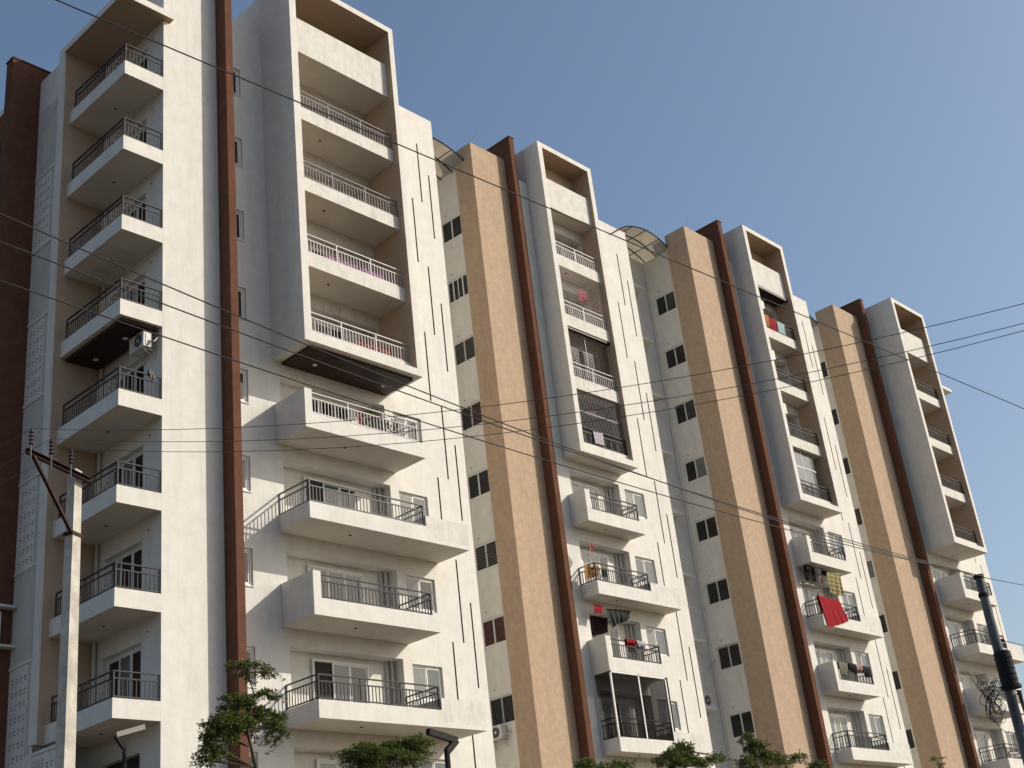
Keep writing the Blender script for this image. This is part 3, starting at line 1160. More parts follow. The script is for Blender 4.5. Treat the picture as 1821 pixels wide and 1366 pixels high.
hang('shirt', z28(1400, 990, .1025, (310, 135), (400, 140), (420, 235), (330, 230)), yC + 0.42, cloth_mat('grey_green_cloth', (0.12, 0.13, 0.10)), 'grey green shirt over the black trousers on the line', 'clothes', group=LG, seed=4)
hang('trousers', z28(1400, 990, .1025, (385, 160), (470, 170), (500, 440), (430, 430)), yC + 0.5, cloth_mat('black_cloth', (0.02, 0.02, 0.022)), 'black trousers hanging between grey green and white shirts', 'clothes', group=LG, seed=5)
hang('shirt', z28(1400, 990, .1025, (480, 175), (545, 190), (590, 290), (530, 300)), yC + 0.45, cloth_mat('white_cloth', (0.5, 0.5, 0.52)), 'white shirt on the crowded line above the red sheet', 'clothes', group=LG, seed=6)
hang('towel', z28(1400, 990, .1025, (535, 300), (590, 310), (610, 470), (550, 460)), yC + 0.48, cloth_mat('pink_cloth', (0.45, 0.28, 0.27)), 'pale pink towel hanging under the white shirt', 'towel', group=LG, seed=7)
hang('shirt', z28(1400, 990, .1025, (590, 215), (680, 250), (690, 330), (600, 320)), yC + 0.6, cloth_mat('black_cloth', (0.02, 0.02, 0.022)), 'dark shirt left of the yellow checked cloth', 'clothes', group=LG, seed=8)
ln = MB().tube([at(1424, 1002, yC + 0.5), at(1496, 1017, yC + 0.5)], 0.006, CABLE, 5).build('clothes_line')
tag(at_origin(ln, at(1424, 1002, yC + 0.5)), 'clothes line under the balcony above the big red sheet', 'clothes line')
rk = MB()
rk.box(53.25, 54.9, 29.95, 30.14, 15.80 + CAMZ, 15.84 + CAMZ, PVC)
tag(at_origin(rk.build('shelf'), (54, 30, 15.8 + CAMZ)), 'narrow shelf below the dark clothes line', 'shelf')
# towels over the top balcony rail of wing C
yT = W['C']['ys'] + 0.01
q = z28(1180, 360, .2196, (812, 905), (848, 920), (862, 1012), (832, 1000))
hang('towel', q, yT, cloth_mat('orange_cloth', (0.50, 0.20, 0.09)), 'orange towel on the top balcony rail, left of the red one', 'towel', fold=0.35, wave=0.012, group=LG, seed=9)
q = z28(1180, 360, .2196, (850, 928), (908, 955), (922, 1048), (866, 1018))
hang('towel', q, yT, cloth_mat('bright_red_cloth', (0.30, 0.022, 0.028)), 'bright red towel between orange and pale blue on the top balcony', 'towel', fold=0.35, wave=0.012, group=LG, seed=10)
q = z28(1180, 360, .2196, (915, 962), (975, 990), (990, 1080), (932, 1048))
hang('towel', q, yT, cloth_mat('pale_blue_cloth', (0.36, 0.47, 0.50)), 'pale blue towel right of the red one on the top balcony', 'towel', fold=0.35, wave=0.012, group=LG, seed=11)
# cloths on the solid balcony below the red sheet
q = z28(1400, 1100, .1947, (465, 392), (545, 410), (562, 517), (490, 500))
hang('towel', q, yC + 0.02, cloth_mat('olive_cloth', (0.17, 0.16, 0.12)), 'olive grey towel with pale hem, left end of the rail under the red sheet', 'towel', fold=0.3, wave=0.015, group=LG, seed=12)
q = z28(1400, 1100, .1947, (560, 405), (625, 420), (640, 500), (580, 490))
hang('shirt', q, yC + 0.02, cloth_mat('dark_cloth', (0.03, 0.028, 0.03)), 'dark shirt beside the olive grey towel', 'clothes', fold=0.3, wave=0.03, group=LG, seed=13)
q = z28(1400, 1100, .1947, (625, 420), (680, 430), (690, 475), (640, 470))
hang('towel', q, yC + 0.0, cloth_mat('pink_cloth', (0.45, 0.28, 0.27)), 'pink towel in the middle of the rail under the red sheet', 'towel', fold=0.3, wave=0.02, group=LG, seed=14)
q = z28(1400, 1100, .1947, (685, 430), (755, 450), (765, 540), (705, 530))
hang('shirt', q, yC + 0.02, cloth_mat('dark_cloth', (0.03, 0.028, 0.03)), 'dark shirt right of the pink towel on the rail', 'clothes', fold=0.3, wave=0.03, group=LG, seed=15)
# wing B
yB = W['B']['yb'] - 0.03
c3 = (1020, 1040, .183)
hang('towel', z28(*c3, (505, 525), (608, 540), (612, 575), (520, 565)), yB, cloth_mat('bright_red_cloth', (0.30, 0.022, 0.028)), 'red cloth over the top of the rail beside a pale cloth', 'towel', fold=0.3, wave=0.02, group=LG, seed=16)
hang('shirt', z28(*c3, (525, 585), (590, 600), (600, 660), (535, 655)), yB + 0.14, cloth_mat('dark_red_cloth', (0.26, 0.02, 0.03)), 'dark red shirt inside the balusters under the red cloth', 'clothes', wave=0.02, group=LG, seed=17)
hang('towel', z28(*c3, (612, 540), (700, 562), (700, 610), (635, 600)), yB, cloth_mat('white_cloth', (0.5, 0.5, 0.52)), 'pale grey cloth right of the red one on the rail', 'towel', fold=0.3, wave=0.025, group=LG, seed=18)
hang('towel', z28(*c3, (775, 590), (835, 580), (838, 610), (785, 612)), yB + 0.35, cloth_mat('sand_cloth', (0.42, 0.28, 0.17)), 'sand coloured cloth on the right return of the rail', 'towel', wave=0.02, group=LG, seed=19)
hang('towel', z28(*c3, (198, 188), (285, 205), (283, 285), (205, 272)), yB + 0.45, cloth_mat('bright_red_cloth', (0.30, 0.022, 0.028)), 'red cloth hung high under the slab at the left corner', 'towel', wave=0.015, group=LG, seed=20)
hang('sari', z28(*c3, (310, 230), (550, 250), (540, 330), (370, 420)), yB + 0.5, cloth_mat('dark_grey_green_cloth', (0.05, 0.055, 0.05)), 'dark bunched cloth sagging under the slab beside the red one', 'cloth', wave=0.05, nw=5, seed=21)
hang('net_curtain', z28(*c3, (150, 205), (330, 222), (330, 465), (170, 500)), W['B']['yw'] + 0.2, cloth_mat('dark_brown_cloth', (0.075, 0.045, 0.042), (0.02, 0.015, 0.015)), 'dark brown curtain in the left half of the balcony niche under the red flag balcony', 'curtain', wave=0.02, nw=6)
c2 = (1000, 840, .183)
hang('rug', z28(*c2, (215, 905), (350, 912), (352, 1005), (228, 1040)), yB + 0.3, cloth_mat('orange_brown_cloth', (0.36, 0.18, 0.07)), 'orange brown rug inside the rail below the red flag', 'rug', wave=0.02, nw=5)
hang('towel', z28(*c2, (375, 930), (435, 935), (440, 1020), (385, 1015)), yB + 0.3, cloth_mat('dark_green_cloth', (0.05, 0.06, 0.04)), 'dark green cloth right of the orange brown rug', 'towel', wave=0.025, group=LG, seed=23)
fl = MB()
a, b = at(1045, 984, yB + 0.3), at(1052, 960, yB + 0.3)
f1_ = at(1055.8, 973.6, yB + 0.3)
base = at(1052, 1000, yB + 0.3)
for off in (-0.004, 0.004):
    fl.face([at(1048.5, 961, yB + 0.3 + off), f1_, at(1051, 984.5, yB + 0.3 + off)], RED)
fo = fl.build('flag_cloth')
ft = thing('flag', 'small red triangular flag on a balcony pole', 'flag', base)
place(fo, ft)
MB().tube([at(1052.5, 1002, yB + 0.3), at(1048.4, 960, yB + 0.3)], 0.010, PVC, 6).build('pole', ft)
c1 = (970, 480, .183)
hang('shirt', z28(*c1, (315, 190), (395, 215), (405, 330), (325, 300)), yB + 0.5, cloth_mat('rose_cloth', (0.42, 0.09, 0.13)), 'rose pink shirt hanging behind the bird net', 'clothes', wave=0.03, group=LG, seed=24)
c4 = (980, 680, .183)
hang('shirt', z28(*c4, (345, 270), (430, 290), (425, 350), (365, 350)), yB + 0.40, cloth_mat('brown_pink_cloth', (0.20, 0.10, 0.08)), 'brown pink shirt behind the steel bar grille', 'clothes', wave=0.02, group=LG, seed=25)
hang('shirt', z28(*c4, (440, 310), (500, 330), (495, 375), (450, 365)), yB + 0.40, cloth_mat('navy_cloth', (0.02, 0.022, 0.035)), 'dark navy shirt right of the brown pink one behind bars', 'clothes', wave=0.02, group=LG, seed=26)
hang('mat', z28(*c4, (408, 478), (500, 500), (518, 615), (430, 592)), yB + 0.16, cloth_mat('pale_mat', (0.46, 0.42, 0.44), (0.36, 0.31, 0.34)), 'pale patterned mat on the rail inside the bar grille', 'mat', wave=0.008, fold=0.3)
# mop head over the railing of the fifth corner balcony
hang('mop', [(265, 658), (272, 663), (276, 676), (268, 672)], 30.98, cloth_mat('mop_cotton', (0.30, 0.28, 0.22)), 'cotton mop head hung on the corner balcony rail below the air conditioner', 'mop', wave=0.03, nw=3, fold=0.15, nx=12)
zz = slab(3)
for i, (xa, xb) in enumerate(((39.75, 40.55), (40.85, 41.5))):
    cloth('curtain', (xa, W['B']['ys'] + 0.45, zz + 2.35), (xb, W['B']['ys'] + 0.45, zz + 2.35), (xb, W['B']['ys'] + 0.45, zz + 0.9), (xa, W['B']['ys'] + 0.45, zz + 0.9), cloth_mat('pale_curtain', (0.55, 0.53, 0.52)), ('left', 'right')[i] + ' pale curtain behind the dark slatted blind', 'curtain', wave=0.03, nw=5)
# purple curtain and red curtain on the upper framed balconies
yA = W['A']['ys']
for k, a0, a1, mt, lb in ((3, 25.4, 28.1, cloth_mat('magenta_cloth', (0.16, 0.05, 0.12), (0.42, 0.22, 0.34)), 'magenta and white striped cloths behind the rail, above the lowest framed balcony'),
                          (4, 26.4, 28.1, cloth_mat('rust_cloth', (0.20, 0.05, 0.035), (0.30, 0.12, 0.08)), 'rust red cloths behind the rail of the lowest framed balcony')):
    zz = slab(k)
    cloth('drying_cloth', (a0, yA + 0.35, zz + 1.05), (a1, yA + 0.35, zz + 1.05), (a1, yA + 0.35, zz + 0.3), (a0, yA + 0.35, zz + 0.3), mt, lb, 'cloth', wave=0.04, nw=7, nx=40)


# ---------------------------------------------------------------- potted plants and broom, fifth balcony of wing A
def pot_plant(x, y, z, h, mat, label, seed, leafc=None):
    rr = random.Random(seed)
    t = thing('potted_plant', label, 'potted plant', (x, y, z), 'pot plants on the balcony')
    MB().tube([(x, y, z), (x, y, z + 0.02), (x, y, z + 0.22), (x, y, z + 0.25)], [0.085, 0.09, 0.13, 0.135], mat, 12).build('pot', t)
    lf = MB()
    for i in range(90):
        a = rr.uniform(0, 6.28)
        rad = rr.uniform(0, 0.24)
        c = Vector((x + rad * math.cos(a), y + rad * 0.7 * math.sin(a), z + 0.3 + rr.random() * (h - 0.3)))
        u = Vector((rr.uniform(-1, 1), rr.uniform(-1, 1), rr.uniform(-0.3, 1))).normalized()
        v = u.cross(Vector((rr.uniform(-1, 1), rr.uniform(-1, 1), rr.uniform(-1, 1)))).normalized()
        l = rr.uniform(0.06, 0.12)
        lf.face([c - u * l, c + v * l * 0.4, c + u * l, c - v * l * 0.4], LEAF)
    lf.build('leaves', t)
    MB().tube([(x, y, z + 0.2), (x + 0.02, y, z + h - 0.1)], 0.012, BARK, 5).build('stem', t)


z5 = slab(5) + 0.14
TERRA = simple('terracotta', (0.42, 0.13, 0.07), 0.8)
WHP = simple('white_pot', (0.6, 0.6, 0.58), 0.5)
pot_plant(26.45, 29.75, z5 + 0.25, 0.95, TERRA, 'terracotta pot plant right of the red broom behind the white rail', 1)
pot_plant(26.95, 29.8, z5 + 0.22, 1.15, WHP, 'tall plant in white pot, centre of the plants on the white railed balcony', 2)
pot_plant(27.35, 29.75, z5 + 0.2, 0.85, TERRA, 'low plant left of the dark bushy one behind the white rail', 3)
pot_plant(27.85, 29.8, z5 + 0.2, 1.0, BLACK, 'dark bushy plant nearest the right end of the white railed balcony', 4)
br = MB()
br.box(26.10, 26.22, 29.55, 29.59, z5 + 0.35, z5 + 1.1, cloth_mat('bright_red_cloth', (0.30, 0.022, 0.028)))
tag(at_origin(br.build('broom'), (26.16, 29.57, z5 + 0.3)), 'red broom upright behind the white balcony rail', 'broom')
# bare twigs in a pot on the lowest framed balcony
z4 = slab(4) + 0.4
tw = MB()
for i, (xx, hh, ln_) in enumerate(((25.15, 1.55, 0.12), (25.55, 1.6, 0.18))):
    p0 = Vector((xx, 29.75, z4))
    p1 = Vector((xx + 0.03, 29.75, z4 + hh * 0.75))
    tw.tube([p0, p1], [0.014, 0.010], BARK, 5)
    for sx in (-1, 1):
        tw.tube([p1, p1 + Vector((sx * ln_, 0, hh * 0.12)), p1 + Vector((sx * ln_ * 1.3, 0, hh * 0.28))], [0.010, 0.008, 0.004], BARK, 5)
tag(at_origin(tw.build('bare_branches'), (25.3, 29.75, z4)), 'bare forked branches standing on the lowest framed balcony', 'branches')


# ---------------------------------------------------------------- air conditioners
def ac_unit(name, face, x, y, z, w, h, dp, label, pipes=True):
    """outdoor unit; face 'x': fan faces -x on a wall at its +x side, 'y': fan faces -y"""
    t = thing('air_conditioner', label, 'air conditioner', (x, y, z), 'air conditioner outdoor units')
    b = MB()
    if face == 'x':
        b.box(x - dp / 2, x + dp / 2, y - w / 2, y + w / 2, z, z + h, ACW)
        c = Vector((x - dp / 2, y - 0.12 * w, z + h / 2))
        ax = Vector((-1, 0, 0))
    else:
        b.box(x - w / 2, x + w / 2, y - dp / 2, y + dp / 2, z, z + h, ACW)
        c = Vector((x - 0.12 * w, y - dp / 2, z + h / 2))
        ax = Vector((0, -1, 0))
    b.build('casing', t)
    MB().tube([c, c + ax * 0.012], h * 0.40, STEEL, 20).build('fan_grille', t)
    MB().tube([c + ax * 0.012, c + ax * 0.022], h * 0.10, ACW, 12).build('fan_hub', t)
    k = MB()
    for s in (-0.35, 0.35):
        if face == 'x':
            yy = y + s * w
            k.bar((x - dp / 2, yy, z - 0.02), (x + dp / 2 + 0.18, yy, z - 0.02), 0.03, 0.035, PVC)
            k.bar((x + dp / 2 + 0.16, yy, z - 0.02), (x + dp / 2 + 0.16, yy, z - 0.32), 0.03, 0.03, PVC)
            k.bar((x - dp / 4, yy, z - 0.03), (x + dp / 2 + 0.16, yy, z - 0.3), 0.02, 0.02, PVC)
        else:
            xx = x + s * w
            k.bar((xx, y - dp / 2, z - 0.02), (xx, y + dp / 2 + 0.1, z - 0.02), 0.03, 0.035, PVC)
            k.bar((xx, y + dp / 2 + 0.09, z - 0.02), (xx, y + dp / 2 + 0.09, z - 0.32), 0.03, 0.03, PVC)
    k.build('bracket', t)
    if face == 'x':
        s = MB()
        s.box(x - 0.08, x + 0.08, y - w / 2 - 0.018, y - w / 2 - 0.002, z + h * 0.1, z + h * 0.82, ACW)
        s.box(x - 0.015, x + 0.05, y - w / 2 - 0.03, y - w / 2 - 0.018, z + h * 0.15, z + h * 0.45, PVC)
        s.build('valve_cover', t)
        if pipes:
            pt = [Vector((x + 0.02, y - w / 2 - 0.02, z + h * 0.35)), Vector((x + 0.12, y - w / 2 - 0.16, z + h * 0.25)), Vector((x + 0.22, y - w / 2 - 0.16, z + h * 0.5)), Vector((x + dp / 2 + 0.16, y - w / 2 - 0.02, z + h * 0.75))]
            MB().tube(pt, 0.022, PVC, 7).build('pipe', t)
    return t


ac_unit('ac', 'x', 19.30, 31.62, 18.98 + CAMZ, 0.80, 0.52, 0.29, 'white air conditioner under the dark wooden ceiling of the corner balcony')
ac_unit('ac', 'x', 35.58, 33.80, 8.50 + CAMZ, 0.75, 0.50, 0.27, 'small air conditioner below the lowest visible barred window, right of the nearest wing')
P = W['C']
ac_unit('ac', 'y', P['j0'] + 0.95, P['yw'] - 0.28, slab(2) + 2.05, 0.85, 0.55, 0.3, 'air conditioner in the opening just below the row of coloured towels')
ac_unit('ac', 'y', P['j0'] + 0.95, P['yw'] - 0.28, slab(3) + 2.05, 0.85, 0.55, 0.3, 'air conditioner in the opening above the pale curtained glazing')
ac_unit('ac', 'y', P['j0'] + 0.95, P['yw'] - 0.28, slab(1) + 2.05, 0.85, 0.5, 0.3, 'air conditioner behind the row of orange, red and blue towels')
ac_unit('ac', 'y', 48.1, 32.98, slab(8) + 2.70, 0.75, 0.55, 0.3, 'air conditioner on the ledge in the shaded light well, with looping pipe')
lp = MB()
b = Vector((48.3, 33.0, slab(8) + 3.2))
pts = [b + Vector((0.2 * math.sin(t * 0.9), 0.0, 0.12 * t)) for t in range(0, 9)] + [b + Vector((0.5, 0.1, 1.35)), b + Vector((0.9, 0.15, 1.5)), b + Vector((1.1, 0.0, 1.75))]
lp.tube(pts, 0.02, PVC, 6)
tag(at_origin(lp.build('refrigerant_pipe'), b), 'looping pipe rising from the ledge unit in the shaded light well', 'pipe')
for (x, rr) in ((25.0, 0), (25.6, 1)):
    pass


# ---------------------------------------------------------------- street poles and wires
def sagline(a, b, sag, n=24):
    a, b = Vector(a), Vector(b)
    return [a.lerp(b, i / n) - Vector((0, 0, sag * 4 * (i / n) * (1 - i / n))) for i in range(n + 1)]


# concrete pole with a three-insulator cross-arm
PX, PY = 8.74, 16.0
ZT = 7.40 + CAMZ
pole = thing('power_pole', 'square concrete power pole with rusty side arm and three insulators', 'power pole', (PX, PY, 0))
pm = MB()
n0 = len(pm.v)
rr = random.Random(3)
levels = 18
ca_, sa_ = math.cos(math.atan2(0.54, 1.22)), math.sin(math.atan2(0.54, 1.22))
for i in range(levels + 1):
    t = i / levels
    zz = ZT * t
    hx = 0.155 - 0.075 * t
    hy = 0.085 - 0.022 * t
    for sx, sy in ((-1, -1), (1, -1), (1, 1), (-1, 1)):
        j = rr.uniform(-0.003, 0.003)
        lx_, ly_ = sx * hx + j, sy * hy + j
        pm.v.append((PX + lx_ * ca_ - ly_ * sa_, PY + lx_ * sa_ + ly_ * ca_, zz))
for i in range(levels):
    for k in range(4):
        a, b = n0 + i * 4 + k, n0 + i * 4 + (k + 1) % 4
        pm.f.append((a, b, b + 4, a + 4))
        pm.m.append(pm.mi(CONC))
pm.f.append(tuple(n0 + levels * 4 + k for k in range(4)))
pm.m.append(0)
pm.build('shaft', pole)
arm0, arm1 = Vector((7.71, 15.46 - 0.10, 7.26 + CAMZ)), Vector((8.95, 16.0 - 0.10, 7.26 + CAMZ))
ax = (arm1 - arm0).normalized()
am = MB()
am.bar(arm0 + Vector((-0.02, 0.05, 0)), arm1 + Vector((-0.02, 0.05, 0)), 0.010, 0.056, RUST)
am.bar(arm0 + Vector((-0.01, 0.025, 0.034)), arm1 + Vector((-0.01, 0.025, 0.034)), 0.06, 0.008, RUST)
am.bar(arm0 + Vector((-0.01, 0.025, -0.034)), arm1 + Vector((-0.01, 0.025, -0.034)), 0.06, 0.008, RUST)
am.build('cross_arm', pole)
br = MB()
br.bar(arm0 + ax * 0.10 + Vector((0, 0, -0.05)), Vector((PX - 0.10, PY - 0.12, 6.44 + CAMZ)), 0.045, 0.04, RUST)
br.build('brace', pole)
cl = MB()
cz0, cz1 = 6.41 + CAMZ, 6.46 + CAMZ
ring = []
for sx, sy in ((-1, -1), (1, -1), (1, 1), (-1, 1)):
    lx_, ly_ = sx * 0.112, sy * 0.082
    ring.append((PX + lx_ * ca_ - ly_ * sa_, PY + lx_ * sa_ + ly_ * ca_))
for k in range(4):
    (xa, ya_), (xb, yb_) = ring[k], ring[(k + 1) % 4]
    cl.face([(xa, ya_, cz0), (xb, yb_, cz0), (xb, yb_, cz1), (xa, ya_, cz1)], RUST)
cl.face([(x, y, cz1) for x, y in ring], RUST)
cl.face([(x, y, cz0) for x, y in ring[::-1]], RUST)
cl.build('clamp', pole)
PORC = simple('brown_porcelain', (0.045, 0.022, 0.02), 0.25)
tips = []
for (u, v), nm in (((46, 790), 0), ((83, 806), 1), ((123, 826), 2)):
    sgn = (0.03, 0.50, 0.985)[nm]
    base = arm0.lerp(arm1, 0.03 + nm * 0.31)
    iz = MB()
    iz.tube([base + Vector((0, 0, -0.12)), base + Vector((0, 0, 0.12))], 0.012, ALU, 6)
    prof = []
    rads = []
    for q in range(4):
        h = 0.10 + q * 0.055
        for dh, r0 in ((0, 0.016), (0.006, 0.038), (0.014, 0.035), (0.024, 0.016)):
            prof.append(base + Vector((0, 0, h + dh)))
            rads.append(r0)
    prof.append(base + Vector((0, 0, 0.33)))
    rads.append(0.015)
    iz.tube(prof, rads, PORC, 10)
    iz.build('insulator', pole)
    tips.append(base + Vector((0, 0, 0.33)))
# the three power lines: from the arm to the right towards the next pole, and to the left away from it
wires_r = [((290, 765), (1000, 705), (1821, 540)), ((290, 791), (1000, 737), (1821, 575)), ((290, 811), (1000, 757), (1821, 588))]
wires_l = [(0, 795), (0, 830), (0, 860)]
nrm = Vector((ax.x, ax.y, 0)).normalized()
names = ('topmost', 'middle', 'lowest')


def on_plane(u, v, p):
    """where the sight line through (u, v) meets the vertical plane of the line through p"""
    w = ray(u, v)
    o = Vector((0, 0, CAMZ))
    s = nrm.dot(p - o) / nrm.dot(w)
    return o + w * s


for i in range(3):
    p = tips[i]
    R = [on_plane(u, v, p) for u, v in wires_r[i]]
    e = R[2] + (R[2] - R[1]) * 0.6
    Lp = on_plane(*wires_l[i], p)
    lfar = Lp + (Lp - p) * 2.0
    knots = [lfar, Lp, p] + R + [e]
    # quadratic through the pole and two sighted points keeps a natural sag
    def span(a, b, c, n=14):
        out = []
        for k in range(n + 1):
            t = k / n
            out.append(a * (1 - t) * (1 - 2 * t) + b * 4 * t * (1 - t) + c * t * (2 * t - 1))
        return out
    right = []
    d = [(q - p).length for q in (R[0], R[1], R[2])]
    hd = (R[2] - p)
    hd.z = 0
    hl = hd.length
    hd.normalize()
    xs = [0.0] + [(Vector((q.x, q.y, 0)) - Vector((p.x, p.y, 0))).dot(hd) for q in (R[1], R[2])]
    zs = [p.z, R[1].z, R[2].z]
    L = xs[2] * 1.35
    for k in range(31):
        x = L * k / 30
        z = 0
        for a_ in range(3):
            t_ = zs[a_]
            for b_ in range(3):
                if b_ != a_:
                    t_ *= (x - xs[b_]) / (xs[a_] - xs[b_])
            z += t_
        right.append(Vector((p.x, p.y, 0)) + hd * x + Vector((0, 0, z)))
    o = MB().tube([lfar, Lp] + [Lp.lerp(p, t / 4) for t in (1, 2, 3)] + right, 0.0045, ALU, 5).build('power_line')
    tag(at_origin(o, p), names[i] + ' of the three thin power lines leaving the concrete pole', 'wire', 'power lines on the concrete pole')

# dark steel pole with cable splice case and coil
DX, DY = 24.43, 10.0
DZ = 6.33 + CAMZ
dp = thing('telecom_pole', 'dark round steel pole at lower right with clamps near its top', 'pole', (DX, DY, 0))
MB().tube([(DX, DY, 0), (DX, DY, DZ - 1.25), (DX, DY, DZ)], [0.105, 0.092, 0.078], GALV, 16).build('shaft', dp)
for zz in (DZ - 0.42, DZ - 0.05):
    MB().tube([(DX, DY, zz), (DX, DY, zz + 0.07)], 0.098, BLACK, 14).build('clamp', dp)
sp = at(1790, 1193, DY - 0.22)
spl = thing('splice_case', 'black cylindrical cable splice case strapped to the dark pole', 'splice case', (sp.x, sp.y, sp.z))
ca = MB()
ca.tube([sp + Vector((0, 0, 0.37)), sp + Vector((0, 0, 0.34)), sp + Vector((0, 0, -0.27)), sp + Vector((0, 0, -0.28))], [0.12, 0.155, 0.155, 0.15], BLACK, 16)
for q in range(5):
    zz = sp.z + 0.22 - q * 0.1
    ca.tube([(sp.x, sp.y, zz), (sp.x, sp.y, zz + 0.018)], 0.163, BLACK, 16)
ca.build('case', spl)
MB().tube([sp + Vector((0, 0, -0.27)), sp + Vector((0, 0, -0.33))], 0.19, BLACK, 16).build('collar', spl)
wr = random.Random(11)
cc = at(1765, 1243, DY - 0.1)
coil = MB()
for i in range(15):
    r0 = wr.uniform(0.20, 0.36)
    ex = wr.uniform(0.75, 1.0)
    tilt = wr.uniform(-0.5, 0.5)
    o_ = Vector((wr.uniform(-0.09, 0.09), wr.uniform(-0.08, 0.08), wr.uniform(-0.12, 0.1)))
    pts = []
    for k in range(27):
        a_ = 6.283 * k / 26
        pts.append(cc + o_ + Vector((r0 * ex * math.cos(a_), 0.10 * math.sin(a_ * 2 + tilt) + r0 * 0.3 * math.cos(a_ + tilt), r0 * math.sin(a_))))
    coil.tube(pts, 0.0062, CABLE, 5)
for (x0, z0, x1, z1) in ((-0.2, -0.3, 0.35, -0.55), (-0.25, 0.1, -0.75, 0.42), (-0.1, 0.2, -0.6, 0.30)):
    coil.tube(sagline(cc + Vector((x0, 0, z0)), cc + Vector((x1, 0, z1)), 0.12, 10), 0.0062, CABLE, 5)
tag(at_origin(coil.build('cable_coil', smooth=True), cc), 'tangled coil of black cable hung on the dark pole', 'cable coil')
dn = MB()
for i in range(4):
    a_ = Vector((DX + 0.16, DY - 0.1 - 0.02 * i, sp.z - 0.28 - 0.01 * i))
    dn.tube([a_ + Vector((0.03 * math.sin(k * 0.9 + i) - 0.03 * i, 0.02 * math.cos(k + i), -k * 0.28)) for k in range(14)], 0.016, CABLE, 6)
tag(at_origin(dn.build('down_cable'), (DX + 0.16, DY - 0.1, sp.z - 0.28)), 'bundle of cables running down below the black splice case', 'cable')
# telecom cables from the dark pole towards the upper left, over the street
top = Vector((DX - 0.02, DY - 0.09, DZ - 0.03))
for i, ((u, v), (um, vm), nm) in enumerate((((0, 380), (900, 755), 'highest at the left edge'), ((0, 430), (900, 763), 'second at the left edge'), ((0, 499), (900, 797), 'lowest at the left edge'))):
    far = at_z(u, v, DZ + 0.35)
    end = far + (far - top) * 0.25
    h0 = Vector((top.x, top.y, 0))
    hv = Vector((far.x, far.y, 0)) - h0
    L = hv.length
    hv.normalize()
    nv = Vector((-hv.y, hv.x, 0))
    w_ = ray(um, vm)
    s_ = nv.dot(top - Vector((0, 0, CAMZ))) / nv.dot(w_)
    mid = Vector((0, 0, CAMZ)) + w_ * s_
    xs = [0, (mid - h0).dot(hv), L]
    zs = [top.z, mid.z, far.z]
    pts = []
    for k in range(41):
        x = L * 1.3 * k / 40
        z = 0
        for a_ in range(3):
            t_ = zs[a_]
            for b_ in range(3):
                if b_ != a_:
                    t_ *= (x - xs[b_]) / (xs[a_] - xs[b_])
            z += t_
        pts.append(h0 + hv * x + Vector((0, 0, z)))
    o = MB().tube(pts, 0.0072, CABLE, 6).build('telecom_cable')
    tag(at_origin(o, top), 'dark cable from the steel pole, ' + nm, 'cable', 'cables strung from the dark pole')
for (u, v, dz, lb) in ((1821, 1041, 0.0, 'single dark cable going right from the top of the dark pole'), (1821, 1148, -1.05, 'dark cable with black clamp leaving the dark pole to the right')):
    a_ = Vector((DX + 0.05, DY - 0.05, DZ - 0.03)) if dz == 0 else at(1783, 1139, DY)
    b_ = at(u, v, DY + 2)
    e = b_ + (b_ - a_) * 3
    m_ = MB().tube([a_, b_, e], 0.009, CABLE, 6)
    if dz:
        m_.tube([a_, a_ + (b_ - a_).normalized() * 0.22], 0.03, BLACK, 8)
    tag(at_origin(m_.build('telecom_cable'), a_), lb, 'cable', 'cables strung from the dark pole')
a_, b_ = at(1700, 676, 14.0), at(1821, 727, 13.0)
p0 = at_z(100, 0, 9.2)
p1 = at_z(1821, 727, 8.6)
pm_ = sagline(p0 + (p0 - p1) * 0.12, p1 + (p1 - p0) * 0.5, 0.0, 20)
o = MB().tube(pm_, 0.0065, CABLE, 6).build('overhead_wire')
tag(at_origin(o, p0), 'long single wire crossing from top left down to the right edge, above all others', 'wire')


# ---------------------------------------------------------------- street lamps
def street_lamp(base, pts, arm, r, label, head):
    t = thing('street_lamp', label, 'street lamp', (base.x, base.y, 0), 'angled street lamps along the road')
    MB().tube([(base.x, base.y, 0), (base.x, base.y, 0.02), (base.x, base.y, pts[0].z), pts[0]][0:1] + [Vector((base.x, base.y, pts[0].z))], r, BLACK, 8).build('post', t)
    k = MB()
    k.bar(pts[0] - Vector((0, 0, 0.03)), pts[1], r * 1.9, r * 2.2, BLACK)
    k.build('elbow', t)
    h = MB()
    h.bar(pts[1], arm, r * 2.0, r * 2.2, head)
    h.build('lamp_arm', t)
    return t


Yl = 22.0
LGREY = simple('lamp_grey_enamel', (0.20, 0.195, 0.185), 0.45)
b_ = at(221, 1366, Yl)
street_lamp(b_, [Vector((b_.x, b_.y, at(220, 1327, Yl).z)), at(206, 1307, Yl)], at(256, 1293, Yl + 0.0), 0.042, 'bent street lamp with grey arm beside the concrete pole', LGREY)
b_ = at(797, 1366, Yl)
street_lamp(b_, [Vector((b_.x, b_.y, at(796, 1335, Yl).z)), at(811, 1317, Yl)], at(761, 1301, Yl), 0.065, 'black bent street lamp in front of the nearest wing', BLACK)


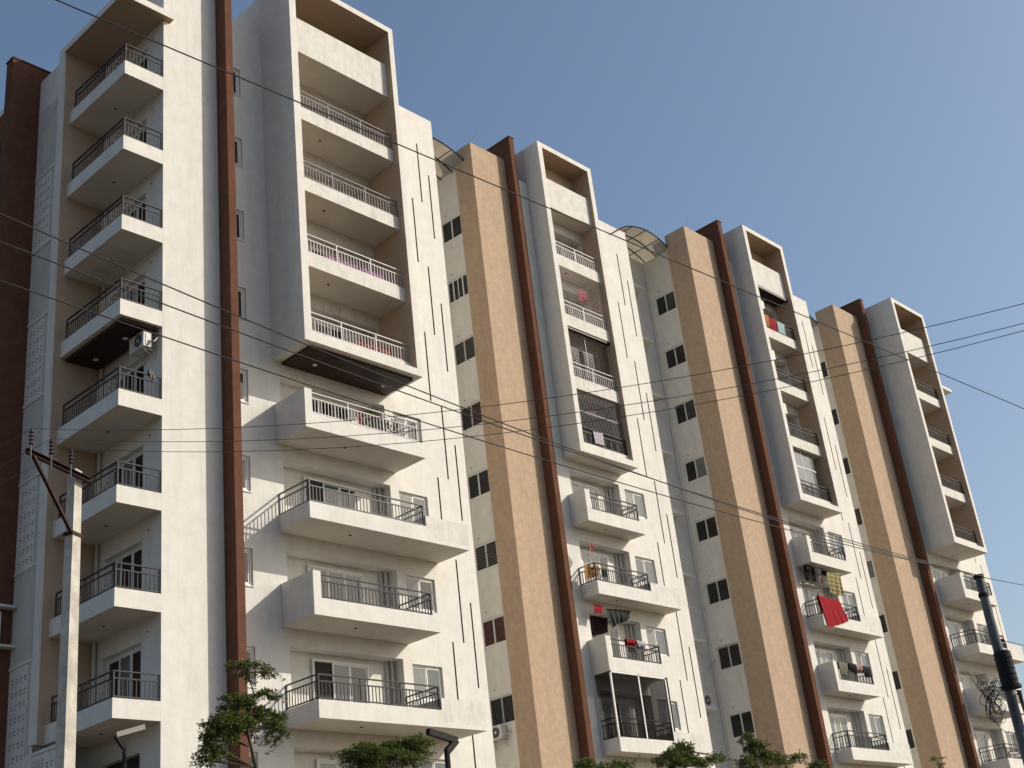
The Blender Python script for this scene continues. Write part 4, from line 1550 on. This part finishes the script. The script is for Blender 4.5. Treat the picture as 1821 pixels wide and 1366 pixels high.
# ---------------------------------------------------------------- trees
def tree(label, base, trunk, blobs, seed, leaf=0.066, per=900, branches=(), group='small layered trees along the road', r0=0.042):
    """trunk: list of points; blobs: (centre, rx, ry, rz, n) leaf layers"""
    rr = random.Random(seed)
    t = thing('layered_tree', label, 'tree', (base.x, base.y, 0), group)
    n = len(trunk)
    rad = [r0 * (1 - 0.75 * i / (n - 1)) for i in range(n)]
    MB().tube(trunk, rad, BARK, 8).build('trunk', t, smooth=True)
    bm = MB()
    lf = MB()
    for (c, rx, ry, rz, cnt) in blobs:
        # twigs reach out from the trunk and droop; rosettes of leaves sit along them, so gaps stay open
        j = min(range(n), key=lambda i: abs(trunk[i].z - (c.z - 0.05)))
        nb = max(5, int(cnt / 75))
        nros = max(8, int(cnt * 0.29))
        spokes = []
        for q in range(nb):
            a = 6.283 * (q + rr.uniform(-0.35, 0.35)) / nb
            spokes.append((a, rr.uniform(0.7, 1.12), rr.uniform(-0.5, 0.5), rr.uniform(0.6, 1.5)))

        def on_spoke(sp_, t_):
            a, ln, dz_, dr_ = sp_
            a2 = a + 0.25 * math.sin(3 * t_ + a)
            return c + Vector((rx * ln * t_ * math.cos(a2), ry * ln * t_ * math.sin(a2), rz * (0.55 + dz_ * 0.6 - dr_ * t_ * t_)))
        for sp_ in spokes:
            bm.tube([trunk[j], on_spoke(sp_, 0.35), on_spoke(sp_, 0.7), on_spoke(sp_, 1.0)], [0.010, 0.007, 0.005, 0.002], BARK, 5)
        for _ in range(nros):
            sp_ = rr.choice(spokes)
            t_ = rr.random() ** 0.6
            tc = on_spoke(sp_, t_) + Vector((rr.gauss(0, 0.06), rr.gauss(0, 0.06), rr.gauss(0, 0.035)))
            out = (tc - c)
            out.z = abs(out.z) * 0.4 + 0.12
            out.normalize()
            for _k in range(rr.randint(5, 10)):
                u = Vector((rr.gauss(0, 1), rr.gauss(0, 1), rr.gauss(0, 0.5))) + out * 0.9
                u.normalize()
                v = u.cross(Vector((rr.uniform(-0.5, 0.5), rr.uniform(-0.5, 0.5), 1.0)))
                if v.length < 1e-3:
                    continue
                v.normalize()
                l = leaf * rr.uniform(0.6, 1.2)
                st = tc + Vector((rr.gauss(0, 0.02), rr.gauss(0, 0.02), rr.gauss(0, 0.012)))
                k = len(lf.v)
                up = u.cross(v) * l * 0.15
                lf.v += [tuple(st), tuple(st + u * l * 0.72 + v * l * 0.25 + up), tuple(st + u * l), tuple(st + u * l * 0.72 - v * l * 0.25 + up)]
                lf.f.append((k, k + 1, k + 2, k + 3))
                lf.m.append(lf.mi(LEAF))
    bm.build('branches', t)
    lf.build('crown', t)
    return t


def blob(u, v, Y, ru, rv, n, dy=0.0):
    """leaf layer seen at (u, v), half-width ru and half-height rv in photo pixels"""
    c = at(u, v, Y + dy)
    depth = sum(RM[2][k] * (c[k] - (CAMZ if k == 2 else 0)) for k in range(3))
    s = depth / FPX
    return (c, ru * s, ru * s * 0.9, rv * s * 1.05, n)


Y = 20.0
tr = [at(458, 1500, Y), at(455, 1366, Y), at(447, 1330, Y), at(440, 1300, Y), at(444, 1270, Y), at(452, 1235, Y), at(440, 1195, Y)]
tr[0] = Vector((tr[1].x + 0.05, tr[1].y, 0))
tree('slender tree with tiers of small leaves before the nearest brown fin', tr[0], tr,
     [blob(446, 1186, Y, 42, 7, 420), blob(478, 1200, Y, 18, 9, 150), blob(442, 1205, Y, 10, 12, 70), blob(418, 1243, Y, 26, 7, 240), blob(470, 1240, Y, 32, 11, 330),
      blob(440, 1262, Y, 44, 10, 620, 0.2), blob(410, 1282, Y, 46, 15, 1000), blob(462, 1280, Y, 46, 16, 1050, 0.3), blob(385, 1310, Y, 32, 18, 640), blob(372, 1340, Y, 24, 18, 420),
      blob(490, 1305, Y, 24, 26, 560), blob(425, 1300, Y + 0.3, 34, 10, 360), blob(395, 1300, Y, 40, 12, 500), blob(365, 1358, Y, 14, 14, 160), blob(395, 1345, Y, 20, 10, 130)], 5)

Y = 20.5
tr = [Vector((at(700, 1366, Y).x, Y, 0)), at(700, 1366, Y), at(700, 1350, Y)]
tree('flat topped tree just left of the black street lamp', tr[0], tr,
     [blob(650, 1338, Y, 46, 12, 1100), blob(700, 1332, Y, 44, 13, 1100, 0.3), blob(738, 1324, Y, 30, 12, 750), blob(690, 1350, Y, 76, 13, 1500), blob(632, 1352, Y, 30, 12, 500), blob(660, 1366, Y, 40, 10, 500), blob(740, 1348, Y, 26, 16, 450)], 6)
Y = 19.0
for (cu, lbl, bl, sd) in (
    (1215, 'bushy tree top before the glazed balcony, right of a flatter one', [(1212, 1334, 24, 13, 700), (1192, 1350, 34, 16, 1100), (1225, 1356, 40, 15, 1200), (1262, 1354, 24, 8, 420), (1280, 1348, 10, 5, 90)], 7),
    (1068, 'low flat tree top left of the glazed balcony', [(1045, 1360, 24, 8, 400), (1095, 1364, 38, 8, 600), (1070, 1372, 45, 10, 600)], 8),
    (1345, 'spiky tree top in front of the middle tan pylon', [(1330, 1315, 15, 10, 330), (1342, 1332, 26, 14, 800), (1365, 1352, 46, 15, 1400), (1420, 1350, 24, 7, 350), (1330, 1358, 28, 14, 700)], 9),
    (1455, 'small leaf clump at the foot of a brown fin', [(1455, 1362, 20, 8, 360)], 10),
    (1668, 'sparse twig tip in front of the farthest tan pylon', [(1666, 1349, 13, 4, 55), (1674, 1360, 8, 6, 35)], 12)):
    bb = [blob(u, v, Y, a, b, n) for u, v, a, b, n in bl]
    top_ = bb[0][0]
    base = Vector((at(cu, 1366, Y).x, Y, 0))
    tree(lbl, base, [base, Vector((base.x, Y, top_.z - 1.2)), Vector((base.x * 0.5 + top_.x * 0.5, Y, top_.z - 0.4)), top_], bb, sd)
